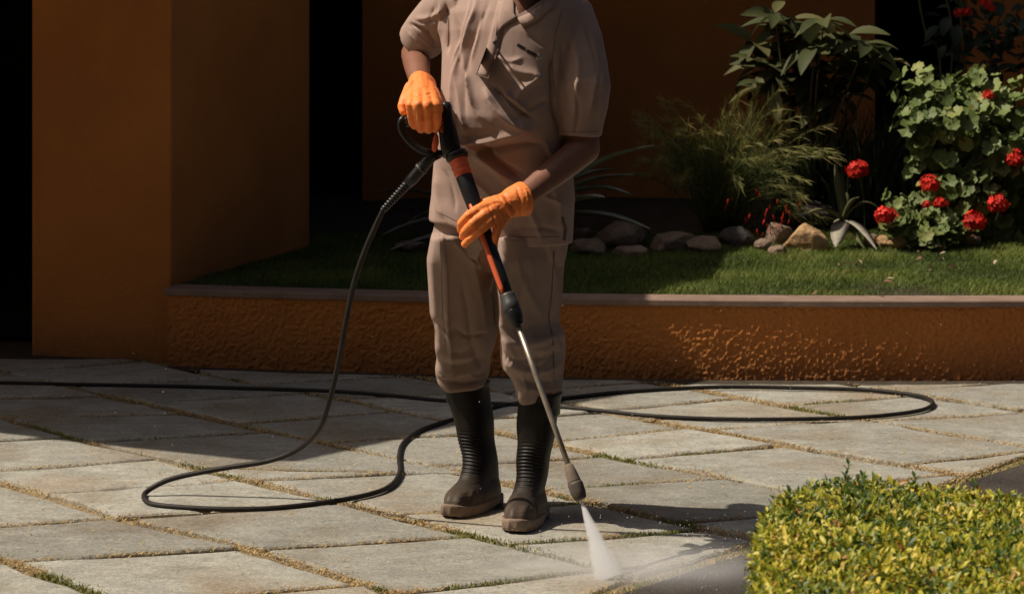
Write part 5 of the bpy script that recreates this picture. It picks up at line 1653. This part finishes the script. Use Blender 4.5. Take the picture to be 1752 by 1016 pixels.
mr = t.nodes.new('ShaderNodeMapRange'); mr.interpolation_type = 'SMOOTHSTEP'
mr.inputs['From Min'].default_value = 0.35; mr.inputs['From Max'].default_value = 1.0; mr.inputs['To Min'].default_value = 1; mr.inputs['To Max'].default_value = 0
L.new(rel, mr.inputs['Value'])
mp = t.nodes.new('ShaderNodeMapping'); mp.inputs['Scale'].default_value = (170, 170, 9)
L.new(tc.outputs['Object'], mp.inputs['Vector'])
nz = t.nodes.new('ShaderNodeTexNoise'); nz.inputs['Scale'].default_value = 1.0; nz.inputs['Detail'].default_value = 3
L.new(mp.outputs[0], nz.inputs['Vector'])
along_ = mth('DIVIDE', 3.6, mth('ADD', mth('MULTIPLY', sx.outputs['Z'], 1 / jl), .06))
dens = mth('MULTIPLY', mth('MULTIPLY', mr.outputs[0], mth('POWER', nz.outputs['Fac'], 1.5)), mth('MULTIPLY', along_, 150.0))
L.new(dens, vol.inputs['Density'])
L.new(vol.outputs[0], t.nodes['Material Output'].inputs['Volume'])
M['spray'] = m
jr = []
for i in range(9):
    z_ = jl * (i / 8 * 1.01 - .01)
    r = JR0 + (JR1 - JR0) * max(z_, 0) / jl
    jr.append([(r * math.cos(2*math.pi*k/20), r * JD * math.sin(2*math.pi*k/20), z_) for k in range(20)])
jet = link('water_jet', MB().loft(jr).mesh('water_jet', True), M['spray'])
jet.matrix_world = Matrix([[ws.x, wf.x, wd.x, tip.x], [ws.y, wf.y, wd.y, tip.y], [ws.z, wf.z, wd.z, tip.z], [0, 0, 0, 1]])
tag(jet, 'white fan of pressurised water shooting from the nozzle onto the flagstone', 'water', kind='stuff')
# droplets thrown up around the point of impact
m2 = mat('water_droplet', (0.75, 0.78, 0.8), None, rough=0.1, spec=0.6)
oct_ = (np.array([(1, 0, 0), (-1, 0, 0), (0, 1, 0), (0, -1, 0), (0, 0, 1.6), (0, 0, -1.6)], float), [(0, 2, 4), (2, 1, 4), (1, 3, 4), (3, 0, 4), (2, 0, 5), (1, 2, 5), (3, 1, 5), (0, 3, 5)])
nd = 900
th = rng.normal(0.25, .75, nd); rr_ = rng.gamma(1.5, .13, nd)
dp = np.c_[hit.x + rr_ * np.cos(th), hit.y + rr_ * np.sin(th) * .8 + rng.normal(0, .03, nd), np.abs(rng.normal(0, .05, nd)) * np.clip(rr_ * 6, .2, 1.6) + .004]
n2 = 160
dp = np.vstack([dp, np.c_[rng.uniform(-1.5, 1.8, n2), rng.uniform(6.2, 8.8, n2), rng.uniform(.01, .45, n2)]])
dd = rng.normal(size=dp.shape)
dr = scatter_mesh('water_droplets', oct_, dp, frames(dd, np.tile([.1, .2, 1.0], (len(dp), 1))), np.r_[rng.uniform(.0005, .0015, nd), rng.uniform(.0006, .0014, n2)], np.zeros(len(dp)), m2)
tag(dr, 'fine water droplets splashing up where the jet strikes', 'water', kind='stuff')
m, t, b, L = new_mat('mist')
t.nodes.remove(b)
vol = t.nodes.new('ShaderNodeVolumePrincipled')
vol.inputs['Color'].default_value = (0.95, 0.95, 0.96, 1)
tc = t.nodes.new('ShaderNodeTexCoord')
gd = t.nodes.new('ShaderNodeTexGradient'); gd.gradient_type = 'SPHERICAL'
L.new(tc.outputs['Object'], gd.inputs['Vector'])
nz = t.nodes.new('ShaderNodeTexNoise'); nz.inputs['Scale'].default_value = 3.4; nz.inputs['Detail'].default_value = 6
L.new(tc.outputs['Object'], nz.inputs['Vector'])
pw_ = t.nodes.new('ShaderNodeMath'); pw_.operation = 'POWER'; pw_.inputs[1].default_value = 1.6; L.new(gd.outputs['Fac'], pw_.inputs[0])
ml = t.nodes.new('ShaderNodeMath'); ml.operation = 'MULTIPLY'; L.new(pw_.outputs[0], ml.inputs[0]); L.new(nz.outputs['Fac'], ml.inputs[1])
m3 = t.nodes.new('ShaderNodeMath'); m3.operation = 'MULTIPLY'; m3.inputs[1].default_value = 20.0; L.new(ml.outputs[0], m3.inputs[0])
L.new(m3.outputs[0], vol.inputs['Density'])
L.new(vol.outputs[0], t.nodes['Material Output'].inputs['Volume'])
mi = MB().ball((0, 0, 0), 1, 24, 14).mesh('mist', True)
mist = link('mist', mi, m)
mist.location = (hit.x + .08, hit.y + .03, .005)
mist.scale = (.48, .20, .10)
tag(mist, 'thin white mist drifting off the spot where the water hits', 'mist', kind='stuff')
